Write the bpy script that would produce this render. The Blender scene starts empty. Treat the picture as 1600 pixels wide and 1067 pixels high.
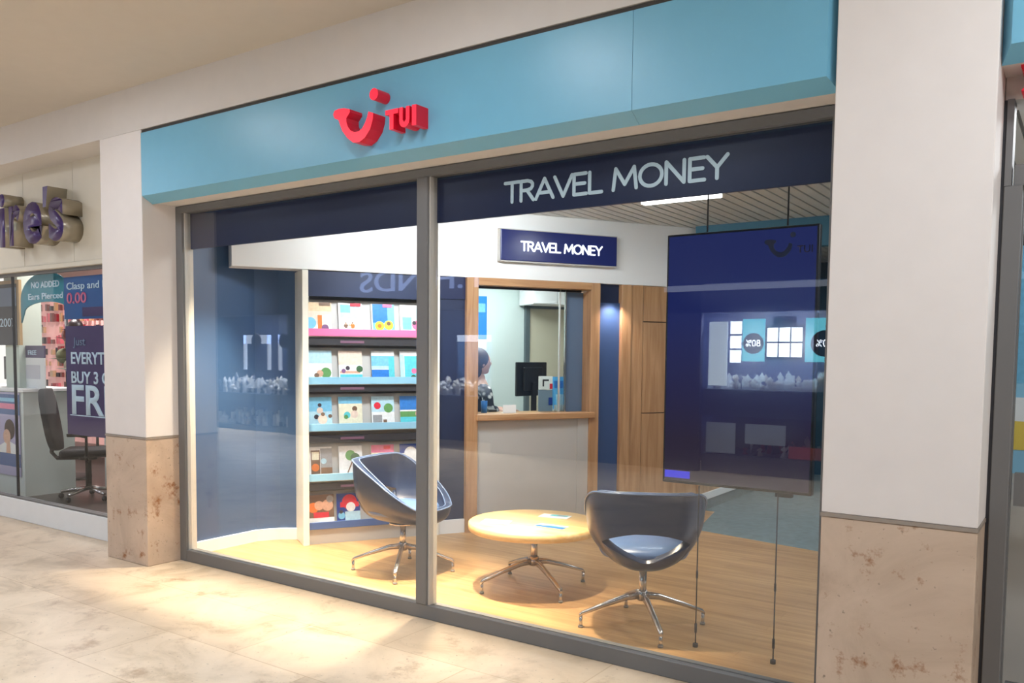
import bpy, bmesh, math, random
from mathutils import Vector, Matrix
random.seed(7)
sc = bpy.context.scene
COL = sc.collection
PI = math.pi

# ------------------------------------------------------------------ camera
cam = bpy.data.cameras.new('camera'); camo = bpy.data.objects.new('camera', cam); COL.objects.link(camo)
yaw, pit, rol = map(math.radians, (-35.26, -3.638, 0.4893))
Fv = Vector((math.sin(yaw)*math.cos(pit), math.cos(yaw)*math.cos(pit), math.sin(pit)))
Rv = Fv.cross(Vector((0, 0, 1))).normalized(); Uv = Rv.cross(Fv)
R2 = Rv*math.cos(rol)+Uv*math.sin(rol); U2 = -Rv*math.sin(rol)+Uv*math.cos(rol)
camo.matrix_world = Matrix(((R2.x, U2.x, -Fv.x, 5.6792), (R2.y, U2.y, -Fv.y, -3.6025), (R2.z, U2.z, -Fv.z, 1.6), (0, 0, 0, 1)))
cam.sensor_width = 36; cam.lens = 1322.27/1600*36
cam.shift_x = 30.47/1600; cam.shift_y = 104.65/1600
cam.clip_start = 0.05; cam.clip_end = 200
sc.camera = camo

# ------------------------------------------------------------------ exposure, world, lights
sc.view_settings.view_transform = 'Standard'; sc.view_settings.look = 'None'
sc.view_settings.gamma = 1; sc.view_settings.use_curve_mapping = False
sc.view_settings.exposure = 0.0
w = bpy.data.worlds.new('world'); sc.world = w; w.use_nodes = True
w.node_tree.nodes['Background'].inputs[0].default_value = (0.95, 0.9, 0.86, 1)
w.node_tree.nodes['Background'].inputs[1].default_value = 1.2

def lamp(name, kind, loc, power, color=(1, 1, 1), size=0.2, size_y=None, target=None, spot=None, blend=0.6):
    l = bpy.data.lights.new(name, kind); o = bpy.data.objects.new(name, l); COL.objects.link(o)
    o.location = loc; l.energy = power; l.color = color
    if kind == 'AREA':
        l.size = size
        if size_y: l.shape = 'RECTANGLE'; l.size_y = size_y
        else: l.shape = 'DISK'
    else:
        l.shadow_soft_size = size
    if kind == 'SPOT': l.spot_size = math.radians(spot); l.spot_blend = blend
    if target is not None:
        d = Vector(target)-Vector(loc); o.rotation_euler = d.to_track_quat('-Z', 'Y').to_euler()
    return o
WARM = (1, 0.86, 0.70); NEUT = (0.90, 0.96, 1.06); COOL = (0.93, 0.97, 1.0)
# mall ceiling downlights
for x in (-9, -6, -3, 0, 3, 6, 9):
    for y in (-1.3, -2.6):
        lamp('mall_light', 'AREA', (x, y, 3.49), 18, NEUT, 0.5)
for x in (-9, -4, 1, 6):
    lamp('far_floor_fill', 'AREA', (x, -5.4, 6.2), 150, NEUT, 1.2)  # unseen fill lamps, added high up to brighten the far floor
# bright wash of the concourse next to the shop window
lamp('concourse_spot', 'SPOT', (1.6, -1.9, 3.45), 90, NEUT, 0.25, target=(1.2, -0.9, 0), spot=100, blend=1)
# shop: track spots just behind the window
for x, y, tx, ty, pw in ((0.50, 0.55, 0.42, 0.50, 1050), (1.45, 0.55, 1.3, 0.46, 1050), (2.3, 0.6, 2.1, 0.46, 1200), (3.2, 0.55, 3.0, 0.42, 560)):
    lamp('window_spot', 'SPOT', (x, y, 2.8), pw, (1, 0.84, 0.62), 0.04, target=(tx, ty, 0), spot=58, blend=1)
lamp('bulkhead_wash', 'AREA', (1.9, 1.45, 2.8), 42, COOL, 1.4, 0.3, target=(1.0, 2.3, 2.2))
lamp('rack_wash', 'SPOT', (1.5, 1.0, 2.8), 120, COOL, 0.08, target=(0.8, 1.75, 1.2), spot=75, blend=0.9)
lamp('kiosk_light', 'AREA', (0.75, 3.5, 2.55), 45, COOL, 0.9)
lamp('niche_light', 'SPOT', tuple(Vector((0.455+.515*2.9+.857*.07, 1.133+.857*2.9-.515*.07, 2.13))), 30, (1, 0.82, 0.72), 0.02, target=(0.455+.515*2.9, 1.133+.857*2.9, 1.6), spot=120, blend=1)
lamp('back_room_light', 'AREA', (4.2, 5.8, 2.8), 45, COOL, 1.2)
lamp('left_shop_light', 'AREA', (-3.2, 1.7, 3.0), 55, (1, 0.95, 0.93), 1.0)
lamp('left_shop_back_light', 'AREA', (-5.0, 1.7, 2.9), 60, (1, 0.9, 0.88), 0.5)
# display windows opposite
lamp('jeweller_display_light', 'AREA', (2.0, -7.35, 2.45), 900, COOL, 2.2, 0.25)
lamp('jeweller_display_light', 'AREA', (-8.4, -7.35, 2.52), 420, COOL, 2.2, 0.2)
lamp('jeweller_display_light', 'AREA', (-3.1, -7.35, 2.52), 300, COOL, 1.4, 0.2)
lamp('door_bay_light', 'AREA', (6.2, 1.6, 2.8), 60, COOL, 0.8)
lamp('door_fill', 'AREA', (6.6, -1.2, 3.4), 16, COOL, 0.5, target=(5.3, 0.3, 1.3))  # fill lamp added to brighten the dark doorway frame

# ------------------------------------------------------------------ materials
def lin(v):
    v /= 255.0
    return v/12.92 if v <= 0.04045 else ((v+0.055)/1.055)**2.4
def C3(r, g, b): return (lin(r), lin(g), lin(b), 1)
MATS = {}
def mat(name, rgb, rough=0.5, metal=0.0, emit=0.0, spec=0.5, noise=0.0, nscale=8.0, bump=0.0, bscale=60.0, coat=0.0):
    if name in MATS: return MATS[name]
    m = bpy.data.materials.new(name); m.use_nodes = True; MATS[name] = m
    nt = m.node_tree; b = nt.nodes['Principled BSDF']; c = C3(*rgb)
    b.inputs['Base Color'].default_value = c
    b.inputs['Roughness'].default_value = rough; b.inputs['Metallic'].default_value = metal
    b.inputs['Specular IOR Level'].default_value = spec
    b.inputs['Coat Weight'].default_value = coat
    if emit: b.inputs['Emission Color'].default_value = c; b.inputs['Emission Strength'].default_value = emit
    tc = nt.nodes.new('ShaderNodeTexCoord')
    n = nt.nodes.new('ShaderNodeTexNoise'); n.inputs['Scale'].default_value = nscale; n.inputs['Detail'].default_value = 5
    nt.links.new(tc.outputs['Object'], n.inputs['Vector'])
    mx = nt.nodes.new('ShaderNodeMix'); mx.data_type = 'RGBA'
    k = noise if noise else 0.04
    mx.inputs['A'].default_value = tuple(v*(1-k) for v in c[:3])+(1,)
    mx.inputs['B'].default_value = tuple(min(1, v*(1+k)) for v in c[:3])+(1,)
    nt.links.new(n.outputs['Fac'], mx.inputs['Factor']); nt.links.new(mx.outputs['Result'], b.inputs['Base Color'])
    if bump:
        n2 = nt.nodes.new('ShaderNodeTexNoise'); n2.inputs['Scale'].default_value = bscale
        nt.links.new(tc.outputs['Object'], n2.inputs['Vector'])
        bp = nt.nodes.new('ShaderNodeBump'); bp.inputs['Strength'].default_value = bump; bp.inputs['Distance'].default_value = 0.01
        nt.links.new(n2.outputs['Fac'], bp.inputs['Height']); nt.links.new(bp.outputs['Normal'], b.inputs['Normal'])
    return m

def ramp(nt, stops):
    r = nt.nodes.new('ShaderNodeValToRGB'); e = r.color_ramp.elements
    while len(e) < len(stops): e.new(0.5)
    for i, (p, c) in enumerate(stops): e[i].position = p; e[i].color = c
    return r
def stone(name, base, dark, spot, spot_lo=0.60, tiles=False, rough=0.45, sc_spot=7.0):
    m = bpy.data.materials.new(name); m.use_nodes = True; MATS[name] = m
    nt = m.node_tree; b = nt.nodes['Principled BSDF']; b.inputs['Roughness'].default_value = rough
    tc = nt.nodes.new('ShaderNodeTexCoord')
    n = nt.nodes.new('ShaderNodeTexNoise'); n.inputs['Scale'].default_value = 2.2; n.inputs['Detail'].default_value = 9; n.inputs['Roughness'].default_value = 0.65
    n.inputs['Distortion'].default_value = 0.8
    nt.links.new(tc.outputs['Object'], n.inputs['Vector'])
    r = ramp(nt, [(0.30, C3(*dark)), (0.48, C3(*base)), (0.70, C3(*[min(255, v+14) for v in base]))])
    nt.links.new(n.outputs['Fac'], r.inputs['Fac'])
    n2 = nt.nodes.new('ShaderNodeTexNoise'); n2.inputs['Scale'].default_value = sc_spot; n2.inputs['Detail'].default_value = 8; n2.inputs['Roughness'].default_value = 0.7
    nt.links.new(tc.outputs['Object'], n2.inputs['Vector'])
    r2 = ramp(nt, [(spot_lo, (0, 0, 0, 1)), (spot_lo+0.10, (1, 1, 1, 1))])
    nt.links.new(n2.outputs['Fac'], r2.inputs['Fac'])
    mx = nt.nodes.new('ShaderNodeMix'); mx.data_type = 'RGBA'; mx.inputs['B'].default_value = C3(*spot)
    nt.links.new(r2.outputs['Color'], mx.inputs['Factor']); nt.links.new(r.outputs['Color'], mx.inputs['A'])
    last = mx.outputs['Result']
    # tiny pits
    v = nt.nodes.new('ShaderNodeTexNoise'); v.inputs['Scale'].default_value = 45; v.inputs['Detail'].default_value = 3
    nt.links.new(tc.outputs['Object'], v.inputs['Vector'])
    r3 = ramp(nt, [(0.66, (0, 0, 0, 1)), (0.74, (0.7, 0.7, 0.7, 1))]); nt.links.new(v.outputs['Fac'], r3.inputs['Fac'])
    mx2 = nt.nodes.new('ShaderNodeMix'); mx2.data_type = 'RGBA'; mx2.inputs['B'].default_value = C3(*[v_*0.6 for v_ in dark])
    nt.links.new(r3.outputs['Color'], mx2.inputs['Factor']); nt.links.new(last, mx2.inputs['A']); last = mx2.outputs['Result']
    if tiles:
        mp = nt.nodes.new('ShaderNodeMapping'); mp.inputs['Location'].default_value = (0.31, 0.22, 0)
        nt.links.new(tc.outputs['Object'], mp.inputs['Vector'])
        bk = nt.nodes.new('ShaderNodeTexBrick'); bk.inputs['Scale'].default_value = 1.0
        bk.inputs['Brick Width'].default_value = 1.15; bk.inputs['Row Height'].default_value = 0.56
        bk.inputs['Mortar Size'].default_value = 0.0035; bk.inputs['Mortar Smooth'].default_value = 0.2
        bk.inputs['Color1'].default_value = (0.86, 0.84, 0.82, 1); bk.inputs['Color2'].default_value = (1, 1, 1, 1); bk.inputs['Mortar'].default_value = (0.72, 0.66, 0.58, 1)
        nt.links.new(mp.outputs['Vector'], bk.inputs['Vector'])
        mu = nt.nodes.new('ShaderNodeMix'); mu.data_type = 'RGBA'; mu.blend_type = 'MULTIPLY'; mu.inputs['Factor'].default_value = 1
        nt.links.new(last, mu.inputs['A']); nt.links.new(bk.outputs['Color'], mu.inputs['B']); last = mu.outputs['Result']
    nt.links.new(last, b.inputs['Base Color'])
    return m
def wood(name, c1, c2, axis='X', rough=0.4, planks=None, k=1.0):
    m = bpy.data.materials.new(name); m.use_nodes = True; MATS[name] = m
    nt = m.node_tree; b = nt.nodes['Principled BSDF']; b.inputs['Roughness'].default_value = rough
    tc = nt.nodes.new('ShaderNodeTexCoord'); mp = nt.nodes.new('ShaderNodeMapping')
    s = {'X': (1.2, 16, 16), 'Y': (16, 1.2, 16), 'Z': (16, 16, 1.2)}[axis]
    mp.inputs['Scale'].default_value = tuple(v*k for v in s)
    nt.links.new(tc.outputs['Object'], mp.inputs['Vector'])
    n = nt.nodes.new('ShaderNodeTexNoise'); n.inputs['Scale'].default_value = 1.5; n.inputs['Detail'].default_value = 6; n.inputs['Distortion'].default_value = 0.6
    nt.links.new(mp.outputs['Vector'], n.inputs['Vector'])
    r = ramp(nt, [(0.3, C3(*c2)), (0.65, C3(*c1))]); nt.links.new(n.outputs['Fac'], r.inputs['Fac']); last = r.outputs['Color']
    if planks:
        bk = nt.nodes.new('ShaderNodeTexBrick'); bk.inputs['Scale'].default_value = 1
        bk.inputs['Brick Width'].default_value = planks[0]; bk.inputs['Row Height'].default_value = planks[1]; bk.inputs['Mortar Size'].default_value = 0.0012
        bk.inputs['Color1'].default_value = (0.84, 0.82, 0.8, 1); bk.inputs['Color2'].default_value = (1, 1, 1, 1); bk.inputs['Mortar'].default_value = (0.6, 0.52, 0.45, 1)
        nt.links.new(tc.outputs['Object'], bk.inputs['Vector'])
        mu = nt.nodes.new('ShaderNodeMix'); mu.data_type = 'RGBA'; mu.blend_type = 'MULTIPLY'; mu.inputs['Factor'].default_value = 1
        nt.links.new(last, mu.inputs['A']); nt.links.new(bk.outputs['Color'], mu.inputs['B']); last = mu.outputs['Result']
    nt.links.new(last, b.inputs['Base Color'])
    return m
def glass(name, tint=(0.96, 0.97, 0.97), k=1.0):
    m = bpy.data.materials.new(name); m.use_nodes = True; MATS[name] = m
    nt = m.node_tree; nt.nodes.clear()
    o = nt.nodes.new('ShaderNodeOutputMaterial'); mx = nt.nodes.new('ShaderNodeMixShader')
    t = nt.nodes.new('ShaderNodeBsdfTransparent'); t.inputs['Color'].default_value = tint+(1,)
    g = nt.nodes.new('ShaderNodeBsdfGlossy'); g.inputs['Roughness'].default_value = 0.0
    geo = nt.nodes.new('ShaderNodeNewGeometry')
    ma = nt.nodes.new('ShaderNodeMath'); ma.operation = 'MULTIPLY_ADD'   # 1.5 outside, 1/1.5 on the inner side of a face
    ma.inputs[1].default_value = 1/1.5-1.5; ma.inputs[2].default_value = 1.5
    nt.links.new(geo.outputs['Backfacing'], ma.inputs[0])
    fr = nt.nodes.new('ShaderNodeFresnel'); nt.links.new(ma.outputs[0], fr.inputs['IOR'])
    mk = nt.nodes.new('ShaderNodeMath'); mk.operation = 'MULTIPLY'; mk.use_clamp = True; mk.inputs[1].default_value = k
    nt.links.new(fr.outputs['Fac'], mk.inputs[0])
    nt.links.new(mk.outputs[0], mx.inputs['Fac']); nt.links.new(t.outputs[0], mx.inputs[1]); nt.links.new(g.outputs[0], mx.inputs[2])
    nt.links.new(mx.outputs[0], o.inputs['Surface'])
    return m

M_plaster = mat('white_plaster', (226, 219, 214), 0.75, bump=0.02)
M_ceil = mat('beige_ceiling', (196, 188, 176), 0.8)
M_bulk = mat('wall_above_paint', (214, 208, 202), 0.75)
M_cream = mat('cream_panel', (212, 204, 186), 0.45)
M_seam = mat('dark_seam', (60, 55, 50), 0.7)
M_stone = stone('travertine_cladding', (198, 175, 153), (178, 155, 134), (146, 96, 56), 0.565)
M_tile = stone('travertine_floor', (212, 192, 166), (174, 153, 126), (178, 154, 128), 0.57, tiles=True, rough=0.35, sc_spot=3.0)
M_fascia = mat('sky_blue_fascia', (112, 175, 202), 0.35, spec=0.5)
M_frame = mat('grey_aluminium', (112, 111, 110), 0.5)
M_glass = glass('window_glass', k=1.25)
M_glass2 = glass('neighbour_glass', k=0.4)
M_glassk = glass('kiosk_glass', (0.95, 0.98, 0.97), 0.8)
M_navy = mat('navy_panel', (26, 36, 72), 0.35)
M_letter = mat('pale_blue_lettering', (182, 200, 208), 0.5, emit=0.25)
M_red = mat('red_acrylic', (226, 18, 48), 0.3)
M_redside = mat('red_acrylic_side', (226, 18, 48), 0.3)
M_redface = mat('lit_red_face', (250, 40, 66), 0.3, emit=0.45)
M_blue = mat('slate_blue_wall', (58, 88, 128), 0.4)
M_dnavy = mat('deep_navy_panel', (30, 42, 72), 0.45)
M_white = mat('white_paint', (238, 240, 240), 0.45)
M_greyp = mat('pale_grey_panel', (186, 184, 180), 0.5)
M_oakfl = wood('oak_floor', (196, 156, 108), (164, 124, 82), 'X', 0.35, (1.4, 0.14), 1.0)
M_oak = wood('oak_panel', (192, 152, 112), (164, 122, 84), 'Z', 0.4)
M_oakh = wood('oak_trim', (192, 150, 106), (166, 122, 82), 'X', 0.4)
M_table = wood('maple_table', (242, 206, 146), (228, 182, 118), 'X', 0.3)
M_carpet = mat('teal_grey_carpet', (96, 116, 122), 0.95, noise=0.35, nscale=18, bump=0.4, bscale=200)
M_chrome = mat('polished_steel', (205, 200, 196), 0.22, metal=0.9)
M_leather = mat('dark_blue_leather', (30, 46, 76), 0.30, spec=0.6, bump=0.03, bscale=120)
M_cushion = mat('blue_leather_cushion', (88, 118, 164), 0.35, bump=0.03, bscale=120)
M_piping = mat('leather_piping', (92, 112, 146), 0.25)
M_black = mat('black_plastic', (22, 24, 28), 0.4)
M_dark = mat('charcoal', (48, 48, 52), 0.6)
M_screen = mat('screen_glow', (8, 10, 20), 0.1)
def screen_grad():
    nt = M_screen.node_tree; b_ = nt.nodes['Principled BSDF']; tc = nt.nodes.new('ShaderNodeTexCoord'); sx = nt.nodes.new('ShaderNodeSeparateXYZ'); nt.links.new(tc.outputs['Object'], sx.inputs[0])
    r_ = nt.nodes.new('ShaderNodeValToRGB'); e = r_.color_ramp.elements; e[0].position = 0.25; e[0].color = C3(44, 36, 56); e[1].position = 0.9; e[1].color = C3(32, 42, 100)
    nt.links.new(sx.outputs['Z'], r_.inputs['Fac']); nt.links.new(r_.outputs['Color'], b_.inputs['Emission Color']); b_.inputs['Emission Strength'].default_value = 0.8
screen_grad()
M_screenlo = mat('screen_glow_bright', (58, 58, 190), 0.12, emit=0.9)
M_tube = mat('tube_light', (255, 255, 255), 0.5, emit=6)
M_signface = mat('lit_navy_sign', (24, 34, 90), 0.25, emit=0.3)
M_signtext = mat('lit_white_letters', (240, 245, 255), 0.4, emit=1.2)
M_teal = mat('teal_paint', (52, 112, 140), 0.6)
M_dteal = mat('dark_teal_wall', (34, 72, 92), 0.6)
M_kwall = mat('kiosk_pale_wall', (206, 218, 214), 0.6)
M_beigew = mat('beige_backroom', (196, 190, 168), 0.7)
M_curt = mat('blue_grey_panel', (88, 110, 138), 0.6)
M_desk = mat('grey_worktop', (120, 128, 138), 0.4)

# ------------------------------------------------------------------ mesh helpers
class B:
    def __init__(self): self.bm = bmesh.new(); self.mats = []
    def mi(self, m):
        if m not in self.mats: self.mats.append(m)
        return self.mats.index(m)
    def box(self, x0, x1, y0, y1, z0, z1, m, bev=0.0, seg=2):
        t = bmesh.new(); bmesh.ops.create_cube(t, size=1)
        for v in t.verts: v.co = Vector((x0+(v.co.x+.5)*(x1-x0), y0+(v.co.y+.5)*(y1-y0), z0+(v.co.z+.5)*(z1-z0)))
        if bev: bmesh.ops.bevel(t, geom=t.edges[:], offset=bev, segments=seg, affect='EDGES', profile=0.5)
        return self.add(t, m)
    def add(self, t, m, smooth=False, mx=None):
        i = self.mi(m); vm = {}
        for v in t.verts: vm[v] = self.bm.verts.new(mx @ v.co if mx else v.co)
        for f in t.faces:
            try: g = self.bm.faces.new([vm[v] for v in f.verts]); g.material_index = i; g.smooth = smooth
            except ValueError: pass
        t.free(); return self
    def prism(self, pts, a, b, m, plane='XZ', mside=None):
        """polygon pts extruded from a to b along the remaining axis"""
        def P(p, d): return {'XZ': (p[0], d, p[1]), 'XY': (p[0], p[1], d), 'YZ': (d, p[0], p[1])}[plane]
        i = self.mi(m); j = self.mi(mside or m); n = len(pts)
        va = [self.bm.verts.new(P(p, a)) for p in pts]; vb = [self.bm.verts.new(P(p, b)) for p in pts]
        f = self.bm.faces.new(va); f.material_index = i; f = self.bm.faces.new(vb[::-1]); f.material_index = i
        for k in range(n):
            f = self.bm.faces.new([va[k], vb[k], vb[(k+1) % n], va[(k+1) % n]]); f.material_index = j
        return self
    def cyl(self, cx, cy, z0, z1, r, m, n=24, r2=None, smooth=True):
        t = bmesh.new(); bmesh.ops.create_cone(t, cap_ends=True, segments=n, radius1=r, radius2=r if r2 is None else r2, depth=z1-z0)
        for v in t.verts: v.co += Vector((cx, cy, (z0+z1)/2))
        i = self.mi(m); vm = {v: self.bm.verts.new(v.co) for v in t.verts}
        for f in t.faces:
            g = self.bm.faces.new([vm[v] for v in f.verts]); g.material_index = i; g.smooth = smooth and len(f.verts) == 4
        t.free(); return self
    def tube(self, path, r, m, n=10, closed=False):
        i = self.mi(m); rings = []; P = [Vector(p) for p in path]; N = len(P)
        rr = r if isinstance(r, (list, tuple)) else [r]*N
        up = None
        for k in range(N):
            if closed: d = P[(k+1) % N]-P[k-1]
            else: d = P[min(k+1, N-1)]-P[max(k-1, 0)]
            d.normalize()
            if up is None: up = Vector((0, 0, 1)) if abs(d.z) < 0.9 else Vector((1, 0, 0))
            s = d.cross(up).normalized(); up = s.cross(d).normalized()
            rings.append([self.bm.verts.new(P[k]+(s*math.cos(2*PI*q/n)+up*math.sin(2*PI*q/n))*rr[k]) for q in range(n)])
        for k in range(N if closed else N-1):
            a, b = rings[k], rings[(k+1) % N]
            for q in range(n):
                f = self.bm.faces.new([a[q], a[(q+1) % n], b[(q+1) % n], b[q]]); f.material_index = i; f.smooth = True
        if not closed:
            for rg in (rings[0][::-1], rings[-1]):
                f = self.bm.faces.new(rg); f.material_index = i
        return self
    def lathe(self, prof, m, n=32, c=(0, 0), sx=1, sy=1):
        i = self.mi(m); rings = []
        for r, z in prof:
            if r < 1e-5: rings.append([self.bm.verts.new((c[0], c[1], z))])
            else: rings.append([self.bm.verts.new((c[0]+r*sx*math.cos(2*PI*k/n), c[1]+r*sy*math.sin(2*PI*k/n), z)) for k in range(n)])
        for a, b in zip(rings, rings[1:]):
            for k in range(n):
                l = (k+1) % n
                vs = [a[0], b[k], b[l]] if len(a) == 1 and len(b) > 1 else [a[k], b[0], a[l]] if len(b) == 1 and len(a) > 1 else [a[k], b[k], b[l], a[l]] if len(a) > 1 else None
                if vs:
                    try: f = self.bm.faces.new(vs); f.material_index = i; f.smooth = True
                    except ValueError: pass
        return self
    def sphere(self, c, r, m, n=16, s=(1, 1, 1)):
        t = bmesh.new(); bmesh.ops.create_uvsphere(t, u_segments=n, v_segments=max(6, n//2), radius=r)
        for v in t.verts: v.co = Vector((c[0]+v.co.x*s[0], c[1]+v.co.y*s[1], c[2]+v.co.z*s[2]))
        return self.add(t, m, True)
    def disc(self, cx, cz, r, y0, y1, m, n=20):
        return self.prism([(cx+r*math.cos(2*PI*k/n), cz+r*math.sin(2*PI*k/n)) for k in range(n)], y0, y1, m)
    def obj(self, name, parent=None, loc=(0, 0, 0), rz=0, fix=True):
        if fix: bmesh.ops.recalc_face_normals(self.bm, faces=self.bm.faces)
        me = bpy.data.meshes.new(name); self.bm.to_mesh(me); self.bm.free()
        for m in self.mats: me.materials.append(m)
        o = bpy.data.objects.new(name, me); COL.objects.link(o); o.location = loc; o.rotation_euler = (0, 0, rz)
        if parent: o.parent = parent
        return o
def tag(o, label=None, cat=None, group=None, kind=None):
    if label: o['label'] = label
    if cat: o['category'] = cat
    if group: o['group'] = group
    if kind: o['kind'] = kind
    return o
def empty(name, loc=(0, 0, 0), rz=0, parent=None):
    o = bpy.data.objects.new(name, None); COL.objects.link(o); o.location = loc; o.rotation_euler = (0, 0, rz); o.empty_display_size = 0.1
    if parent: o.parent = parent
    return o
def struct(o): o['kind'] = 'structure'; return o
def text(name, s, height, m, depth=0.01, bold=0.0, parent=None, loc=(0, 0, 0), rz=0, width=None, spacing=1.0, align='LEFT', mirror=False, mside=None, flat=False):
    """letters standing in the local XZ plane, reading along +X, facing -Y; height = cap height"""
    cu = bpy.data.curves.new(name, 'FONT'); cu.body = s; cu.size = 1; cu.extrude = 0; cu.offset = bold; cu.space_character = spacing; cu.resolution_u = 4
    o = bpy.data.objects.new('tmp', cu); COL.objects.link(o)
    dg = bpy.context.evaluated_depsgraph_get(); me = bpy.data.meshes.new_from_object(o.evaluated_get(dg))
    bpy.data.objects.remove(o); bpy.data.curves.remove(cu)
    bm = bmesh.new(); bm.from_mesh(me); bpy.data.meshes.remove(me)
    bmesh.ops.remove_doubles(bm, verts=bm.verts, dist=1e-4)
    cap = 0.69; k = height/cap
    xs = [v.co.x for v in bm.verts]; x0, x1 = min(xs), max(xs)
    kx = width/(x1-x0) if width else k
    off = {'LEFT': 0, 'CENTER': -(x1-x0)*kx/2, 'RIGHT': -(x1-x0)*kx}[align]
    for v in bm.verts:
        v.co = Vector(((v.co.x-x0)*kx+off, 0, v.co.y*k))
    n0 = len(bm.faces)
    if depth:
        g = bmesh.ops.extrude_face_region(bm, geom=bm.faces[:])
        for v in g['geom']:
            if isinstance(v, bmesh.types.BMVert): v.co.y -= depth
    bmesh.ops.recalc_face_normals(bm, faces=bm.faces)
    me = bpy.data.meshes.new(name); 
    me.materials.append(m)
    if mside:
        me.materials.append(mside)
        for f in bm.faces:
            if abs(f.normal.y) < 0.5: f.material_index = 1
    bm.to_mesh(me); bm.free()
    o = bpy.data.objects.new(name, me); COL.objects.link(o); o.location = loc; o.rotation_euler = (0, 0, rz)
    if parent: o.parent = parent
    return o
def subdiv(o, n=2):
    m = o.modifiers.new('s', 'SUBSURF'); m.levels = n; m.render_levels = n
    return o

GLY = {  # stroked capitals on a unit-high cap box: (advance, list of polylines)
 'T': (0.62, [[(0.0, 1), (0.58, 1)], [(0.29, 1), (0.29, 0)]]),
 'R': (0.64, [[(0.04, 0), (0.04, 1), (0.30, 1), (0.44, 0.94), (0.50, 0.83), (0.50, 0.70), (0.44, 0.58), (0.30, 0.52), (0.04, 0.52)], [(0.28, 0.52), (0.54, 0)]]),
 'A': (0.74, [[(0, 0), (0.34, 1), (0.68, 0)], [(0.12, 0.30), (0.56, 0.30)]]),
 'V': (0.70, [[(0, 1), (0.33, 0), (0.66, 1)]]),
 'E': (0.58, [[(0.48, 1), (0.04, 1), (0.04, 0), (0.50, 0)], [(0.04, 0.52), (0.44, 0.52)]]),
 'L': (0.54, [[(0.04, 1), (0.04, 0), (0.48, 0)]]),
 'M': (0.92, [[(0.02, 0), (0.10, 1), (0.42, 0.22), (0.74, 1), (0.82, 0)]]),
 'O': (0.86, [[(0.39+0.37*math.cos(k*PI/12), 0.5+0.5*math.sin(k*PI/12)) for k in range(25)]]),
 'N': (0.76, [[(0.04, 0), (0.04, 1), (0.62, 0), (0.62, 1)]]),
 'Y': (0.66, [[(0, 1), (0.31, 0.48), (0.62, 1)], [(0.31, 0.48), (0.31, 0)]]),
 ' ': (0.34, [])}
def stroke_text(s, height, width, sw, m, depth, parent, loc):
    total = sum(GLY[c][0] for c in s)-0.04; kx = width/total; x = 0; h = height-sw
    for c in s:
        adv, pl = GLY[c]
        if pl:
            b = B(); lv = 0
            for line in pl:
                P = [((x+px)*kx, sw/2+py*h) for px, py in line]
                for (x0, z0), (x1, z1) in zip(P, P[1:]):
                    L_ = math.hypot(x1-x0, z1-z0)
                    if L_ < 1e-6: continue
                    nx, nz = -(z1-z0)/L_*sw/2, (x1-x0)/L_*sw/2; lv += 1; e = 0.00002*lv
                    b.prism([(x0+nx, z0+nz), (x1+nx, z1+nz), (x1-nx, z1-nz), (x0-nx, z0-nz)], -depth-e, 0, m)
                for q in P: lv += 1; b.disc(q[0], q[1], sw/2, -depth-0.00002*lv, 0, m, 12)
            b.obj('letter', parent, loc)
        x += adv

R = 0.276      # window plane
# angled wall frame
WA = Vector((0.455, 1.133, 0)); Wu = Vector((0.515, 0.857, 0)); Wn = Vector((-0.857, 0.515, 0)); WR = math.atan2(0.857, 0.515)
def Wp(s, d=0, z=0): return WA+Wu*s+Wn*d+Vector((0, 0, z))
CORN = Wp(3.93)    # end of the angled wall

# ================================================================== SETTING
# ---- concourse
b = B(); b.box(-16, 14, -9.5, R+0.01, -0.12, 0, M_tile); b.box(-16, 0, R, 0.9, -0.12, -0.001, M_tile); struct(b.obj('floor'))
b = B(); b.box(-16, 14, -3.1, 0, 3.515, 3.7, M_ceil); struct(b.obj('ceiling'))
b = B(); b.box(-16, 14, -9, -3.0, 6.3, 6.4, mat('added_dark_ceiling', (84, 88, 98), 0.8)); b.box(-16, 14, -3.1, -3.0, 3.7, 6.3, M_plaster); struct(b.obj('ceiling_added_high'))  # unseen dark void, added to keep reflections in the window dark
b = B(); b.box(-16, 14, 0, 0.45, 3.2, 3.52, M_bulk); struct(b.obj('wall_above_shopfronts'))
# wall box that carries the fascias, underside just above the window heads
b = B(); b.box(0, 4.795, 0.09, 0.45, 2.69, 3.2, M_bulk); b.box(5.357, 12, 0.09, 0.45, 2.69, 3.2, M_bulk); struct(b.obj('wall_above_window'))

def pillar(name, x0, x1, y1, seed):
    r = struct(empty(name, (x0, 0, 0)))
    wdt = x1-x0
    b = B(); b.box(0, wdt, 0, y1, 0.965, 3.2, M_plaster, 0.004, 1); b.obj('plaster_shaft', r)
    b = B(); b.box(0, wdt, 0, y1, 0, 0.950, M_stone, 0.004, 1); b.obj('stone_base', r)
    b = B(); b.box(-0.003, wdt+0.003, -0.003, y1, 0.950, 0.965, mat('stone_cap_trim', (150, 138, 126), 0.5)); b.obj('cap_trim', r)
pillar('wall_left_pillar', -0.54, 0.0, 0.365, 1)
pillar('wall_right_pillar', 4.795, 5.357, 0.6, 2)

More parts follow.
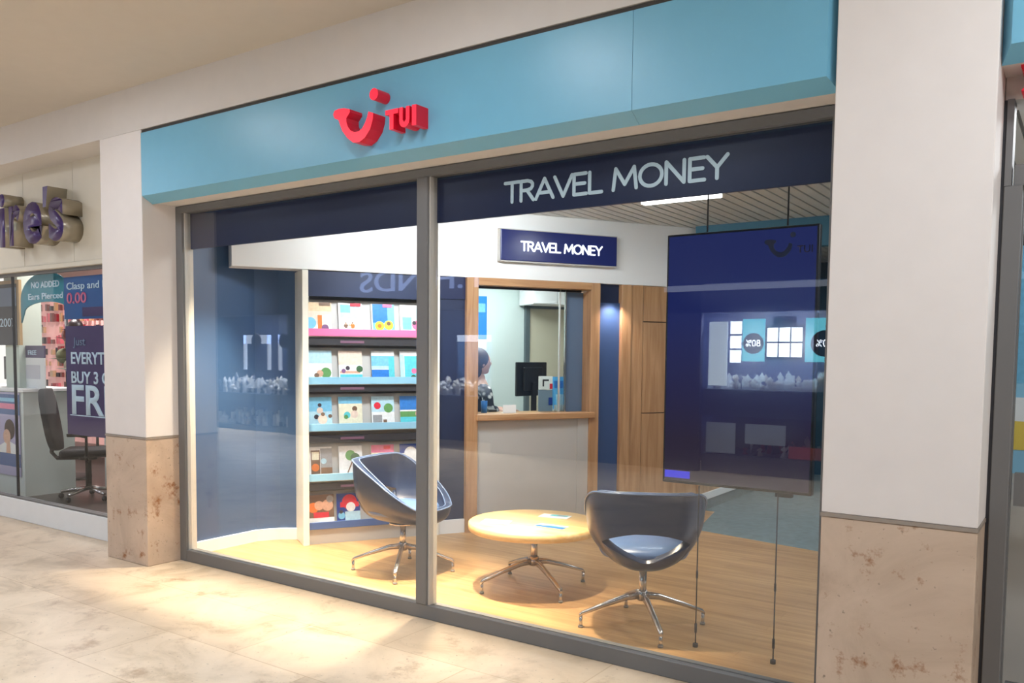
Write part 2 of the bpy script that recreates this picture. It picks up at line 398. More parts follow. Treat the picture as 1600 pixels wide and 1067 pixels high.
# ---- the shop's window
win = struct(empty('window_1', (0, R, 0)))
b = B()
b.box(0.0, 0.075, 0, 0.09, 0.0, 2.685, M_frame); b.box(4.72, 4.795, 0, 0.09, 0, 2.685, M_frame)
b.box(0.075, 4.72, 0, 0.09, 2.637, 2.685, M_frame); b.box(0.075, 4.72, 0, 0.09, 0.0, 0.087, M_frame, 0.003, 1); b.obj('frame', win)
b = B(); b.box(2.378, 2.463, -0.006, 0.09, 0.087, 2.637, M_frame, 0.004, 1); b.box(2.463, 2.475, 0.01, 0.08, 0.087, 2.637, mat('glazing_bead', (196, 192, 184), 0.4)); b.obj('mullion', win)
b = B(); b.box(0.075, 2.378, 0.036, 0.046, 0.087, 2.637, M_glass); b.obj('glass_pane', win)
b = B(); b.box(2.463, 4.72, 0.036, 0.046, 0.087, 2.637, M_glass); b.obj('glass_pane', win)
b = B(); b.box(0.075, 0.084, 0.02, 0.09, 0.087, 2.637, mat('glazing_bead', (196, 192, 184), 0.4)); b.obj('glazing_bead', win)

# ---- shop shell
b = B()
b.prism([(0, R+.09), (4.80, R+.09), (4.80, 3.34), (2.80, 3.72), (2.60, 4.70), (1.2, 4.70), (-1.6, 4.70), (-1.6, 1.4), (0, 1.4)], -0.12, 0.02, M_oakfl, 'XY'); struct(b.obj('floor_shop'))
b = B(); b.prism([(2.8, 3.72), (4.80, 3.34), (7.4, 3.0), (7.4, 8.3), (2.2, 8.3), (2.2, 4.71), (2.60, 4.70)], -0.12, 0.021, M_carpet, 'XY'); struct(b.obj('floor_carpet'))
b = B(); b.prism([(0, 0), (0, 0.72), (0.10, 0.89), (0.26, 1.01), (0.18, 1.12), (-0.0, 1.0), (-0.12, 0.78), (-0.12, 0)], 0.02, 2.86, M_blue, 'XY'); struct(b.obj('wall_left', loc=(-0.0, R+.01, 0)))
b = B(); b.prism([(0.001, 0.085), (0.001, 0.72), (0.101, 0.89), (0.261, 1.01), (0.285, 0.99), (0.12, 0.87), (0.025, 0.71), (0.025, 0.085)], 0.02, 0.115, M_white, 'XY'); struct(b.obj('baseboard_left', loc=(0, R+.01, 0)))
# ceiling of the shop: linear metal slats running away from the window
b = B()
b.box(-1.6, 7.4, 0.46, 8.3, 2.875, 2.95, mat('slat_backing', (120, 120, 118), 0.8))
x = 0.02
while x < 7.3:
    b.box(x, x+0.082, 0.46, 8.3, 2.86, 2.874, mat('ceiling_slat', (206, 206, 200), 0.35)); x += 0.1
struct(b.obj('ceiling_shop'))
# angled wall: bulkhead, wood panelling, navy panels
WALL = struct(empty('wall_angled', tuple(WA), WR))
b = B(); b.box(-0.56, 3.93, 0, 0.2, 2.275, 2.86, M_white, 0.003, 1); b.obj('bulkhead', WALL)
b = B(); b.box(1.165, 1.41, 0.02, 0.12, 0.14, 2.275, M_dnavy); b.box(1.165, 1.41, 0.012, 0.03, 2.08, 2.275, M_navy); b.obj('navy_panel', WALL)
b = B(); b.box(1.165, 1.41, 0.0, 0.12, 0.02, 0.14, M_white); b.obj('kick_panel', WALL)
b = B(); b.box(2.755, 3.02, 0.06, 0.3, 2.1, 2.275, M_dnavy)
b.box(2.755, 3.02, 0.04, 0.3, 0.02, 2.10, mat('lit_blue_panel', (52, 78, 124), 0.5)); b.obj('niche_panel', WALL)
b = B(); b.box(3.01, 3.12, 0.0, 0.25, 0.02, 2.275, M_oak, 0.003, 1); b.box(3.12, 3.255, 0.01, 0.25, 0.02, 2.275, M_oak); b.obj('wood_upright', WALL)
b = B()
for z0, z1 in ((0.2, 1.04), (1.048, 1.925), (1.933, 2.272)):
    b.box(3.262, 3.93, 0.012, 0.25, z0, z1, M_oak, 0.002, 1)
b.box(3.255, 3.92, 0.03, 0.24, 0.03, 2.272, M_seam); b.obj('cupboard_panels', WALL)
b = B(); b.box(3.0, 3.945, -0.015, 0.25, 0.02, 0.195, M_white); b.obj('plinth', WALL)
# wall running back from the corner
b = B(); b.box(CORN.x-0.12, CORN.x, CORN.y+0.05, 8.3, 0.2, 2.86, M_oak); b.box(CORN.x-0.12, CORN.x+0.02, CORN.y+0.05, 8.3, 0.13, 0.2, M_white); b.box(CORN.x-0.12, CORN.x+0.01, CORN.y+0.05, 8.3, 0.02, 0.13, M_carpet); struct(b.obj('wall_side'))
b = B(); b.box(2.3, 7.4, 8.2, 8.3, 0.02, 2.86, M_dteal); struct(b.obj('wall_back'))
b = B(); b.box(CORN.x, 7.4, 4.32, 4.44, 2.60, 2.86, M_teal); struct(b.obj('trim_1'))
b = B(); b.box(7.3, 7.4, 0.5, 8.2, 0.02, 2.86, M_dteal); struct(b.obj('wall_right'))
# display wall behind the hanging screen
b = B(); b.box(3.2, 7.3, 7.7, 7.8, 0.02, 2.5, mat('mid_teal_panel', (30, 92, 108), 0.6)); struct(b.obj('wall_back_panel'))

# ---- kiosk room behind the counter
b = B()
b.box(1.35, 4.4, 1.85, 1.95, 0.02, 2.5, M_kwall)                     # rear wall
b.box(1.30, 1.35, 0.2, 1.95, 0.02, 2.7, M_kwall)                     # left wall
b.box(4.4, 4.45, 0.4, 1.95, 0.02, 2.6, M_kwall)
b.box(1.35, 4.4, 0.2, 1.95, 2.62, 2.68, M_kwall)
struct(b.obj('wall_kiosk', loc=tuple(WA), rz=WR))
b = B(); b.box(2.47, 2.66, 0.12, 0.15, 1.07, 2.19, M_curt); struct(b.obj('wall_kiosk_side', loc=tuple(WA), rz=WR))
d = struct(empty('door_1', tuple(Wp(2.9, 1.84)), WR))
b = B(); b.box(0.02, 0.62, -0.03, 0.005, 0.02, 2.13, M_beigew); b.obj('door_leaf', d)
b = B(); b.box(-0.03, 0.02, -0.05, 0.0, 0.02, 2.16, mat('dark_door_frame', (84, 96, 100), 0.5)); b.box(0.62, 0.68, -0.05, 0, 0.02, 2.16, M_greyp); b.box(-0.03, 0.68, -0.05, 0, 2.13, 2.16, mat('dark_door_frame', (84, 96, 100))); b.obj('door_frame', d)

# ================================================================== FASCIA SIGN
fas = tag(empty('shop_fascia', (0, 0, 2.678)), 'long sky blue shopfront fascia above the window, carrying the red logo', 'fascia')
def fascia_piece(x0, x1, lb, rb, name, parent):
    b = B(); z0, z1, zt = 0.048, 0.496, 0.51; i = b.mi(M_fascia)
    e = 0.085; f = [(x0+(0.034 if lb else 0), 0, z0), (x1-(0.034 if rb else 0), 0, z0), (x1-(0.034 if rb else 0), 0, z1), (x0+(0.034 if lb else 0), 0, z1)]
    k = [(x0, e, 0), (x1, e, 0), (x1, e, zt), (x0, e, zt)]
    V = [b.bm.verts.new(q) for q in f+k]
    for q in ((0, 1, 2, 3), (4, 5, 1, 0), (1, 5, 6, 2), (4, 0, 3, 7), (3, 2, 6, 7), (7, 6, 5, 4)):
        b.bm.faces.new([V[j] for j in q]).material_index = i
    return b.obj(name, parent)
fascia_piece(0.003, 3.90, False, False, 'fascia_panel', fas)
fascia_piece(3.902, 4.793, False, True, 'fascia_panel', fas)
b = B(); b.box(0.003, 4.793, 0.01, 0.088, 0.497, 0.518, M_seam); b.obj('shadow_gap', fas)  # dark strip painted in for the shade of the gap
f2 = tag(empty('shop_fascia', (0, 0, 2.678)), 'short visible end of a sky blue fascia over the doorway at the far right', 'fascia')
fascia_piece(5.359, 9.5, True, False, 'fascia_panel', f2)

# logo on the fascia
lg = tag(empty('fascia_logo', (2.3, 0, 2.9)), 'raised red smile logo with dot and lettering on the blue fascia', 'sign')
SM = [(2.077, 2.942), (2.067, 2.965), (2.078, 2.984), (2.110, 2.990), (2.154, 2.987), (2.198, 2.975), (2.200, 2.958), (2.186, 2.943), (2.172, 2.930), (2.173, 2.905), (2.185, 2.878), (2.205, 2.856), (2.236, 2.842), (2.268, 2.842), (2.295, 2.855), (2.316, 2.880), (2.332, 2.908), (2.343, 2.940), (2.379, 2.926), (2.375, 2.890), (2.356, 2.842), (2.316, 2.801), (2.273, 2.782), (2.225, 2.786), (2.179, 2.818), (2.141, 2.861), (2.122, 2.899), (2.110, 2.928)]
b = B(); b.prism([(x-2.3, z-2.9) for x, z in SM], -0.1, 0.0, M_redface, mside=M_red); b.obj('smile_shape', lg)
b = B(); b.prism([(2.383-2.3+0.032*math.cos(a*PI/12), 3.027-2.9+0.032*math.sin(a*PI/12)) for a in range(24)], -0.1, 0, M_redface, mside=M_red); b.obj('dot', lg)
def P2(pts): return [(x-2.3, z-2.9) for x, z in pts]
b = B(); b.prism(P2([(2.469, 2.924), (2.562, 2.924), (2.562, 2.898), (2.528, 2.898), (2.528, 2.817), (2.500, 2.817), (2.500, 2.898), (2.469, 2.898)]), -0.1, 0, M_redface, mside=M_red); b.obj('letter', lg)
U = [(2.570, 2.924), (2.570, 2.855)]+[(2.606-0.036*math.cos(a), 2.852-0.036*math.sin(a)) for a in [i*PI/8 for i in range(1, 8)]]+[(2.642, 2.855), (2.642, 2.924), (2.617, 2.924), (2.617, 2.855), (2.606, 2.842), (2.595, 2.855), (2.595, 2.924)]
b = B(); b.prism(P2(U), -0.1, 0, M_redface, mside=M_red); b.obj('letter', lg)
b = B(); b.prism(P2([(2.660, 2.924), (2.690, 2.924), (2.690, 2.817), (2.660, 2.817)]), -0.1, 0, M_redface, mside=M_red); b.obj('letter', lg)

# navy band behind the glass
nb = tag(empty('window_banner', (0.08, 0.345, 2.375)), 'navy band with pale TRAVEL MONEY lettering along the top of the window', 'banner')
b = B(); b.box(0.0, 4.64, 0.0, 0.02, 0, 0.262, M_navy); b.obj('banner_panel', nb)
stroke_text('TRAVEL MONEY', 0.124, 1.27, 0.0185, M_letter, 0.004, nb, (2.965-0.08, -0.001, 2.437-2.375))
b = B(); b.lathe([(0, 0), (0.03, 0), (0.03, 0.02), (0, 0.02)], M_white, 16); b.sphere((0, 0, 0), 0.018, M_tube, 10)
o = b.obj('hot_spot_stand_in', loc=(0.62, 0.62, 2.84)); tag(o, 'small round white lamp standing in for a hot spot reflected in the left pane', 'light')  # added in place of a reflected hot spot on the navy band

# travel money lightbox on the bulkhead
sg = tag(empty('lightbox_sign', tuple(Wp(1.715, -0.001, 2.435)), WR), 'backlit navy TRAVEL MONEY sign on the white bulkhead', 'sign')
b = B(); b.box(0, 1.19, -0.06, 0, 0, 0.27, M_signface, 0.006, 2); b.obj('sign_box', sg)
b = B(); b.box(-0.008, 0.0, -0.05, 0.0, -0.008, 0.278, M_greyp); b.box(1.19, 1.198, -0.05, 0, -0.008, 0.278, M_greyp); b.box(-0.008, 1.198, -0.05, 0, -0.012, -0.0, M_greyp); b.box(-0.008, 1.198, -0.05, 0, 0.27, 0.278, M_greyp); b.obj('sign_surround', sg)
stroke_text('TRAVEL MONEY', 0.092, 0.83, 0.0145, M_signtext, 0.006, sg, (0.195, -0.061, 0.085))

# ================================================================== DISPLAY RACK + BROCHURES
rk = tag(empty('brochure_rack', tuple(Wp(0, 0, 0.02)), WR), 'tall white rack of travel brochures against the angled wall', 'rack')
for s0, s1 in ((-0.02, 0.03), (1.10, 1.16)):
    b = B(); b.box(s0, s1, -0.03, 0.28, 0, 2.25, mat('ivory_post', (240, 236, 222), 0.4), 0.003, 1); b.obj('side_panel', rk)
b = B(); b.box(0.03, 1.10, 0.02, 0.06, 2.045, 2.25, M_dnavy); b.obj('header_panel', rk)
b = B(); b.box(0.03, 1.10, 0.26, 0.28, 0.0, 2.25, M_greyp); b.obj('back_panel', rk)
b = B(); b.box(0.03, 1.10, 0.01, 0.04, 0.0, 0.13, M_greyp); b.obj('kick_panel', rk)
M_pinklip = mat('pink_lip', (232, 120, 168), 0.4); M_bluelip = mat('pale_blue_lip', (150, 204, 232), 0.35); M_dbluelip = mat('blue_lip', (60, 92, 150), 0.4)
rows = [(1.80, M_pinklip), (1.405, M_bluelip), (1.02, M_bluelip), (0.605, M_bluelip), (0.205, M_dbluelip)]
for zz, ml in rows:
    z = zz-0.02
    b = B(); b.box(0.03, 1.10, 0.0, 0.26, z-0.066, z-0.054, M_greyp); b.obj('shelf', rk)
    s_ = B(); s_.box(0.03, 1.10, -0.012, 0.0, z-0.06, z, ml, 0.002, 1); s_.obj('shelf_lip', rk)
    b = B(); b.prism([(0.046, z-0.054), (0.102, z+0.24), (0.112, z+0.24), (0.056, z-0.054)], 0.03, 1.10, M_greyp, 'YZ'); b.obj('sloping_back', rk)
for zz, _ in rows[1:]:
    z = zz-0.02
    b = B(); b.box(0.03, 1.10, 0.01, 0.03, z+0.262, z+0.318, M_dark)
    b.box(0.30, 0.50, 0.006, 0.01, z+0.28, z+0.30, mat('plum_label', (120, 88, 110), 0.5)); b.obj('shelf_label_strip', rk)

PAL = dict(w=(240, 240, 238), sky=(120, 188, 222), blue=(44, 120, 200), dblue=(30, 60, 140), teal=(90, 196, 206), sand=(222, 196, 160), skin=(214, 168, 142), red=(212, 40, 60), pink=(222, 110, 150), green=(96, 150, 84), dgreen=(60, 96, 62), brown=(120, 92, 72), grey=(150, 150, 152), yellow=(246, 212, 60), orange=(226, 120, 50), dark=(60, 50, 60), plum=(130, 90, 130), cream=(236, 226, 200), lblue=(180, 216, 236), fair=(232, 206, 190))
def pm(k): return mat('print_'+k, PAL[k], 0.3, noise=0.28, nscale=45)
def brochure(s, row, shapes, label, base='w', tab=None, w=0.2, h=0.265):
    z = rows[row][0]-0.015
    r = tag(empty('brochure', tuple(Wp(s, 0.028, z-0.03)), WR), label, 'brochure', 'brochures on the tall rack')
    tilt = math.radians(-9)
    b = B(); b.box(0, w, 0.0, 0.008, 0, h, mat('paper_block', (236, 234, 230), 0.7)); o = b.obj('pages', r); o.rotation_euler = (tilt, 0, 0)
    b = B(); b.box(0, w, -0.0015, 0, 0, h, pm(base))
    lvl = 0
    for sh in shapes:
        lvl += 1; y1 = -0.0015-0.0003*lvl
        if sh[0] == 'r': b.box(w*sh[1], w*sh[2], y1, -0.001, h*sh[3], h*sh[4], pm(sh[5]))
        elif sh[0] == 'c': b.disc(w*sh[1], h*sh[2], w*sh[3], y1, -0.001, pm(sh[4]))
        elif sh[0] == 'p': b.prism([(w*x, h*y) for x, y in sh[1]], y1, -0.001, pm(sh[2]))
    o = b.obj('cover', r); o.rotation_euler = (tilt, 0, 0)
    if tab:
        b = B(); b.box(w*tab[0], w*tab[1], -0.0075, -0.0065, h*0.90, h*1.0, pm(tab[2])); o = b.obj('title_flash', r); o.rotation_euler = (tilt, 0, 0)
S = (0.036, 0.294, 0.575, 0.827)
def bodies(*a): return [q for (x, y, r_, c, hc) in a for q in (('c', x, y, r_, c), ('c', x, y+r_*0.75, r_*0.45, 'skin'), ('c', x, y+r_*1.05, r_*0.3, hc))]
brochure(S[0], 0, [('r', 0.0, 1, 0.72, 1, 'sand'), ('r', 0, 1, 0.3, 0.72, 'fair'), ('c', 0.12, 0.35, 0.24, 'sky'), ('r', 0.42, 0.6, 0.1, 0.6, 'orange'), ('r', 0.6, 0.95, 0.25, 0.62, 'cream'), ('c', 0.72, 0.2, 0.15, 'plum')], 'sandy brochure with a blue disc, first on the pink shelf', tab=(0.5, 0.95, 'brown'))
brochure(S[1], 0, [('r', 0.08, 0.9, 0.52, 0.95, 'lblue'), ('r', 0.08, 0.5, 0.7, 0.95, 'sky')]+bodies((0.3, 0.28, 0.09, 'brown', 'brown'), (0.58, 0.28, 0.1, 'orange', 'brown'), (0.44, 0.24, 0.08, 'cream', 'yellow')), 'pale brochure with a red flash and small figures, second on the pink shelf', tab=(0.5, 0.95, 'red'))
brochure(S[2], 0, [('r', 0.05, 1, 0, 1, 'sky'), ('r', 0.05, 0.7, 0.4, 1, 'blue'), ('c', 0.34, 0.3, 0.2, 'yellow'), ('c', 0.34, 0.3, 0.09, 'orange'), ('c', 0.74, 0.33, 0.2, 'yellow'), ('c', 0.74, 0.38, 0.09, 'brown')], 'blue brochure with two yellow rings, third on the pink shelf', tab=(0.5, 0.9, 'pink'))
brochure(S[3], 0, [('r', 0.06, 0.9, 0.55, 0.95, 'lblue'), ('r', 0.1, 0.5, 0.2, 0.6, 'sky'), ('c', 0.72, 0.35, 0.2, 'pink'), ('c', 0.62, 0.42, 0.09, 'dark'), ('c', 0.75, 0.12, 0.12, 'red')], 'white brochure with a pink shape, fourth on the pink shelf beside the mullion')
brochure(S[0], 1, [('r', 0, 1, 0.6, 1, 'lblue'), ('c', 0.75, 0.3, 0.22, 'green'), ('c', 0.5, 0.28, 0.14, 'skin'), ('c', 0.36, 0.22, 0.1, 'brown'), ('r', 0.5, 1, 0.0, 0.12, 'teal')], 'white brochure with a green shrub and swimmer, first on the second shelf down')
brochure(S[1], 1, [('r', 0, 1, 0.55, 1, 'fair'), ('r', 0.05, 1, 0.02, 0.25, 'teal'), ('r', 0.05, 0.9, 0.28, 0.36, 'skin'), ('c', 0.38, 0.45, 0.09, 'dark'), ('c', 0.88, 0.42, 0.14, 'dgreen'), ('c', 0.2, 0.36, 0.09, 'plum')], 'brochure of people lying by a pool, second on the second shelf down')
brochure(S[2], 1, [('r', 0, 1, 0.5, 0.85, 'sky'), ('r', 0, 1, 0.42, 0.52, 'lblue'), ('r', 0, 1, 0, 0.4, 'blue'), ('r', 0.75, 1, 0.0, 0.8, 'teal')], 'brochure in bands of blue sea and sky, third on the second shelf down')
brochure(S[3], 1, [('r', 0.2, 1, 0, 0.85, 'teal'), ('c', 0.62, 0.36, 0.12, 'pink'), ('c', 0.58, 0.14, 0.12, 'dgreen'), ('r', 0, 0.18, 0, 0.9, 'lblue')], 'turquoise brochure with a small pink figure, fourth on the second shelf down')
brochure(S[0], 2, [('r', 0, 1, 0, 1, 'lblue'), ('r', 0, 1, 0.55, 1, 'sky'), ('c', 0.5, 0.75, 0.08, 'dark'), ('c', 0.5, 0.58, 0.13, 'fair'), ('c', 0.35, 0.38, 0.1, 'dark'), ('c', 0.6, 0.3, 0.2, 'fair'), ('c', 0.62, 0.46, 0.08, 'brown'), ('c', 0.92, 0.4, 0.08, 'brown')], 'light blue brochure of a family, first on the middle shelf')
brochure(S[1], 2, [('r', 0, 1, 0.78, 1, 'sky'), ('r', 0, 1, 0, 0.78, 'cream'), ('c', 0.35, 0.42, 0.14, 'teal'), ('c', 0.3, 0.36, 0.09, 'green'), ('c', 0.68, 0.62, 0.11, 'brown'), ('c', 0.66, 0.44, 0.16, 'fair')], 'cream brochure with a green float, second on the middle shelf')
brochure(S[2], 2, [('r', 0, 1, 0.5, 1, 'lblue'), ('r', 0, 1, 0, 0.5, 'w'), ('c', 0.26, 0.7, 0.15, 'red'), ('c', 0.74, 0.62, 0.2, 'green'), ('r', 0.5, 0.66, 0.02, 0.25, 'brown'), ('r', 0.72, 0.82, 0.02, 0.45, 'w'), ('r', 0.05, 0.45, 0.05, 0.4, 'grey')], 'brochure with a red round badge and green cap, third on the middle shelf')
brochure(S[3], 2, [('r', 0, 1, 0.55, 1, 'blue'), ('r', 0, 1, 0.32, 0.5, 'green'), ('r', 0, 1, 0, 0.32, 'teal'), ('c', 0.8, 0.42, 0.12, 'skin')], 'bright blue brochure of a beach, fourth on the middle shelf')
brochure(S[0], 3, [('r', 0.12, 0.5, 0.05, 0.9, 'brown'), ('r', 0.16, 0.46, 0.6, 0.85, 'cream'), ('c', 0.3, 0.36, 0.16, 'orange'), ('r', 0.52, 1, 0.05, 0.95, 'grey'), ('c', 0.65, 0.55, 0.12, 'lblue'), ('r', 0.52, 1, 0.05, 0.35, 'brown')], 'brown and grey brochure in two pictures, first on the fourth shelf down')
brochure(S[1], 3, [('r', 0.05, 1, 0, 1, 'w'), ('c', 0.5, 0.7, 0.22, 'green'), ('c', 0.7, 0.62, 0.2, 'dgreen'), ('p', [(0.3, 0.1), (0.36, 0.1), (0.66, 0.6), (0.6, 0.6)], 'brown')], 'white brochure of a leaning palm tree, second on the fourth shelf down')
brochure(S[2], 3, [('r', 0, 1, 0.75, 1, 'pink'), ('r', 0, 1, 0, 0.75, 'cream'), ('r', 0.55, 0.85, 0.86, 0.96, 'red')], 'pink and cream brochure half hidden above the left chair')
brochure(S[3], 3, [('r', 0, 1, 0.7, 1, 'dblue'), ('c', 0.5, 0.68, 0.3, 'w'), ('c', 0.8, 0.3, 0.12, 'skin')], 'dark blue topped brochure beside the mullion above the left chair')
brochure(S[0], 4, [('r', 0, 1, 0.28, 1, 'brown'), ('c', 0.2, 0.6, 0.2, 'orange'), ('c', 0.42, 0.66, 0.18, 'skin'), ('c', 0.75, 0.66, 0.22, 'skin'), ('r', 0.2, 0.8, 0.28, 0.45, 'red'), ('c', 0.85, 0.85, 0.14, 'grey'), ('r', 0, 1, 0, 0.27, 'w')], 'red toned brochure of two faces, on the lowest shelf at the left', w=0.215)
brochure(S[1]-0.02, 4, [('r', 0, 1, 0, 1, 'dblue'), ('c', 0.55, 0.72, 0.32, 'red'), ('r', 0.15, 0.95, 0.56, 0.72, 'red'), ('c', 0.6, 0.56, 0.2, 'w'), ('r', 0.35, 1, 0.1, 0.42, 'lblue'), ('c', 0.2, 0.3, 0.15, 'sky'), ('c', 0.18, 0.42, 0.08, 'dark')], 'blue brochure with a red cap shape, second on the lowest shelf')

# ================================================================== KIOSK COUNTER
kk = tag(empty('service_counter', tuple(Wp(0, 0, 0.02)), WR), 'oak framed money counter with grey front panel and glass screen', 'counter')
b = B(); b.box(1.41, 1.52, -0.03, 0.16, 0, 2.255, M_oak, 0.003, 1); b.obj('post', kk)
b = B(); b.box(2.655, 2.755, -0.03, 0.16, 0, 2.255, M_oak, 0.003, 1); b.obj('post', kk)
b = B(); b.box(1.52, 2.665, -0.03, 0.16, 2.19, 2.255, M_oakh, 0.002, 1); b.obj('header', kk)
b = B(); b.box(1.50, 2.70, -0.06, 0.30, 0.995, 1.05, M_oakh, 0.006, 2); b.obj('counter_top', kk)
b = B(); b.box(1.52, 2.54, 0.0, 0.03, 0.02, 0.995, M_greyp); b.box(2.54, 2.665, -0.01, 0.03, 0.02, 0.995, M_greyp); b.obj('front_panel', kk)
b = B(); b.box(1.35, 2.60, 0.30, 0.85, 0.97, 1.01, M_desk); b.obj('worktop', kk)
b = B(); b.box(1.545, 2.45, 0.10, 0.106, 1.05, 2.18, M_glassk); b.obj('glass_screen', kk)
b = B(); b.box(1.53, 1.545, 0.09, 0.115, 1.05, 2.19, M_black); b.box(2.39, 2.40, 0.09, 0.115, 1.05, 2.19, M_greyp); b.box(2.45, 2.465, 0.09, 0.115, 1.05, 2.19, M_chrome); b.box(1.53, 2.62, 0.09, 0.115, 2.17, 2.19, M_black); b.obj('screen_frame', kk)
# things inside the kiosk
b = B(); b.box(0, 0.20, 0, 0.01, 0, 0.48, mat('poster_blue', (40, 130, 220), 0.3)); b.box(0, 0.2, 0, 0.01, -0.12, 0, M_white); b.box(0.02, 0.18, -0.002, 0, 0.3, 0.4, pm('sky'))
o = b.obj('wall_poster', loc=tuple(Wp(2.2, 1.83, 1.77)), rz=WR); tag(o, 'blue and white poster on the rear wall of the money kiosk', 'poster')
c = tag(empty('wall_cabinet', tuple(Wp(2.80, 1.50, 2.16)), WR), 'white overhead cabinet above the doorway inside the kiosk', 'cabinet')
b = B(); b.box(0, 0.62, 0, 0.33, 0, 0.22, M_white, 0.003, 1); b.obj('body', c)
for k in range(2):
    b = B(); b.box(0.01+k*0.31, 0.30+k*0.31, -0.015, 0, 0.01, 0.21, M_white); b.obj('door', c)
mo = tag(empty('computer_monitor', tuple(Wp(2.33, 0.55, 1.03)), WR+math.radians(22)), 'black computer monitor seen from behind on the kiosk desk', 'monitor')
b = B(); b.box(-0.22, 0.22, -0.01, 0.015, 0.17, 0.50, M_black, 0.006, 2); b.box(-0.14, 0.14, -0.035, -0.01, 0.22, 0.45, M_black, 0.01, 2); b.obj('screen_housing', mo)
b = B(); b.box(-0.205, 0.205, 0.015, 0.017, 0.19, 0.485, mat('monitor_face', (120, 150, 170), 0.2, emit=0.5)); b.obj('screen', mo)
b = B(); b.cyl(0, -0.02, 0, 0.012, 0.11, M_black); b.box(-0.03, 0.03, -0.045, -0.025, 0.0, 0.3, M_black); b.obj('stand', mo)
lh = tag(empty('leaflet_holder', tuple(Wp(2.38, 0.17, 1.072)), WR), 'clear stand of light blue leaflets on the counter beside the right post', 'leaflet holder')
b = B(); b.box(0, 0.19, 0.0, 0.012, 0.02, 0.33, mat('leaflet_blue', (90, 180, 235), 0.4)); b.box(0.03, 0.15, -0.002, 0, 0.22, 0.29, pm('blue')); b.box(0.04, 0.17, -0.003, 0, 0.05, 0.16, pm('lblue')); o = b.obj('leaflets', lh); o.rotation_euler = (math.radians(-12), 0, 0)
b = B(); b.box(-0.005, 0.195, -0.02, 0.06, 0, 0.015, mat('clear_acrylic', (200, 215, 220), 0.2)); b.box(-0.005, 0.195, -0.02, -0.016, 0, 0.06, mat('clear_acrylic', (200, 215, 220), 0.2)); b.obj('stand', lh)
ch = tag(empty('counter_display', tuple(Wp(2.22, 0.16, 1.072)), WR), 'white and grey counter display card in front of the monitor', 'display card')
b = B(); b.box(0, 0.14, 0, 0.02, 0.0, 0.20, mat('card_grey', (120, 140, 160), 0.4)); b.box(0.10, 0.14, -0.004, 0, 0.06, 0.13, pm('dblue')); b.obj('box', ch)
b = B(); b.box(0, 0.14, 0.0, 0.015, 0.205, 0.33, M_white); b.box(0.035, 0.05, -0.003, 0, 0.235, 0.30, M_dark); b.box(0.05, 0.10, -0.003, 0, 0.285, 0.30, M_dark); b.box(0.11, 0.14, -0.003, 0, 0.21, 0.26, pm('red')); b.obj('card', ch)
b = B(); b.box(0, 0.13, 0, 0.005, 0, 0.075, M_white); b.box(0, 0.13, 0, 0.05, 0, 0.004, M_white); o = b.obj('counter_card', loc=tuple(Wp(1.80, 0.05, 1.0705)), rz=WR); tag(o, 'small blank white card standing on the counter', 'card')
pp = tag(empty('pen_pot', tuple(Wp(1.66, 0.16, 1.0705)), WR), 'small blue pot at the left end of the counter', 'pot')
b = B(); b.lathe([(0, 0), (0.028, 0), (0.03, 0.11), (0.025, 0.11), (0.024, 0.01), (0, 0.01)], pm('blue'), 20); b.obj('cup', pp)
b = B(); b.tube([(0.0, 0, 0.02), (0.02, 0.0, 0.15)], 0.004, M_black, 8); b.tube([(0.0, 0, 0.02), (-0.015, 0.01, 0.14)], 0.004, pm('w'), 8); b.obj('pens', pp)
kb = tag(empty('card_terminal', tuple(Wp(1.74, 0.23, 1.0705)), WR), 'low black payment keypad on the counter before the seated clerk', 'keypad')
b = B(); b.prism([(0, 0), (0.14, 0), (0.14, 0.045), (0, 0.02)], 0, 0.08, M_black, 'YZ'); b.obj('body', kb)
b = B()
for i in range(3):
    for j in range(3): b.box(0.012+i*0.02, 0.026+i*0.02, 0.02+j*0.02, 0.034+j*0.02, 0.022+0.0036*j, 0.029+0.0036*j, M_greyp)
b.obj('keys', kb)

# ---- clerk
def skin_obj(name, nodes, edges, m, parent, sub=2):
    me = bpy.data.meshes.new(name); me.from_pydata([n[0] for n in nodes], edges, []); me.update(); me.materials.append(m)
    o = bpy.data.objects.new(name, me); COL.objects.link(o); o.parent = parent
    sk = o.modifiers.new('skin', 'SKIN'); sk.use_smooth_shade = True
    lay = me.skin_vertices[0].data if me.skin_vertices else None
    if lay is None:
        bm = bmesh.new(); bm.from_mesh(me); l = bm.verts.layers.skin.verify(); bm.to_mesh(me); bm.free(); lay = me.skin_vertices[0].data
    for i, n in enumerate(nodes):
        r = n[1]; lay[i].radius = r if isinstance(r, tuple) else (r, r)
    lay[0].use_root = True
    subdiv(o, sub); return o
M_skin = mat('skin', (206, 156, 138), 0.5); M_hair = mat('brown_hair', (70, 54, 50), 0.6, noise=0.3, nscale=40)
M_blouse = mat('patterned_blouse', (52, 54, 66), 0.7)
def blouse():
    m = M_blouse; nt = m.node_tree; b_ = nt.nodes['Principled BSDF']; tc = nt.nodes.new('ShaderNodeTexCoord'); v = nt.nodes.new('ShaderNodeTexVoronoi'); v.inputs['Scale'].default_value = 16
    nt.links.new(tc.outputs['Object'], v.inputs['Vector']); r = ramp(nt, [(0.22, C3(214, 208, 204)), (0.4, C3(38, 42, 58))]); nt.links.new(v.outputs['Distance'], r.inputs['Fac']); nt.links.new(r.outputs['Color'], b_.inputs['Base Color'])
blouse()
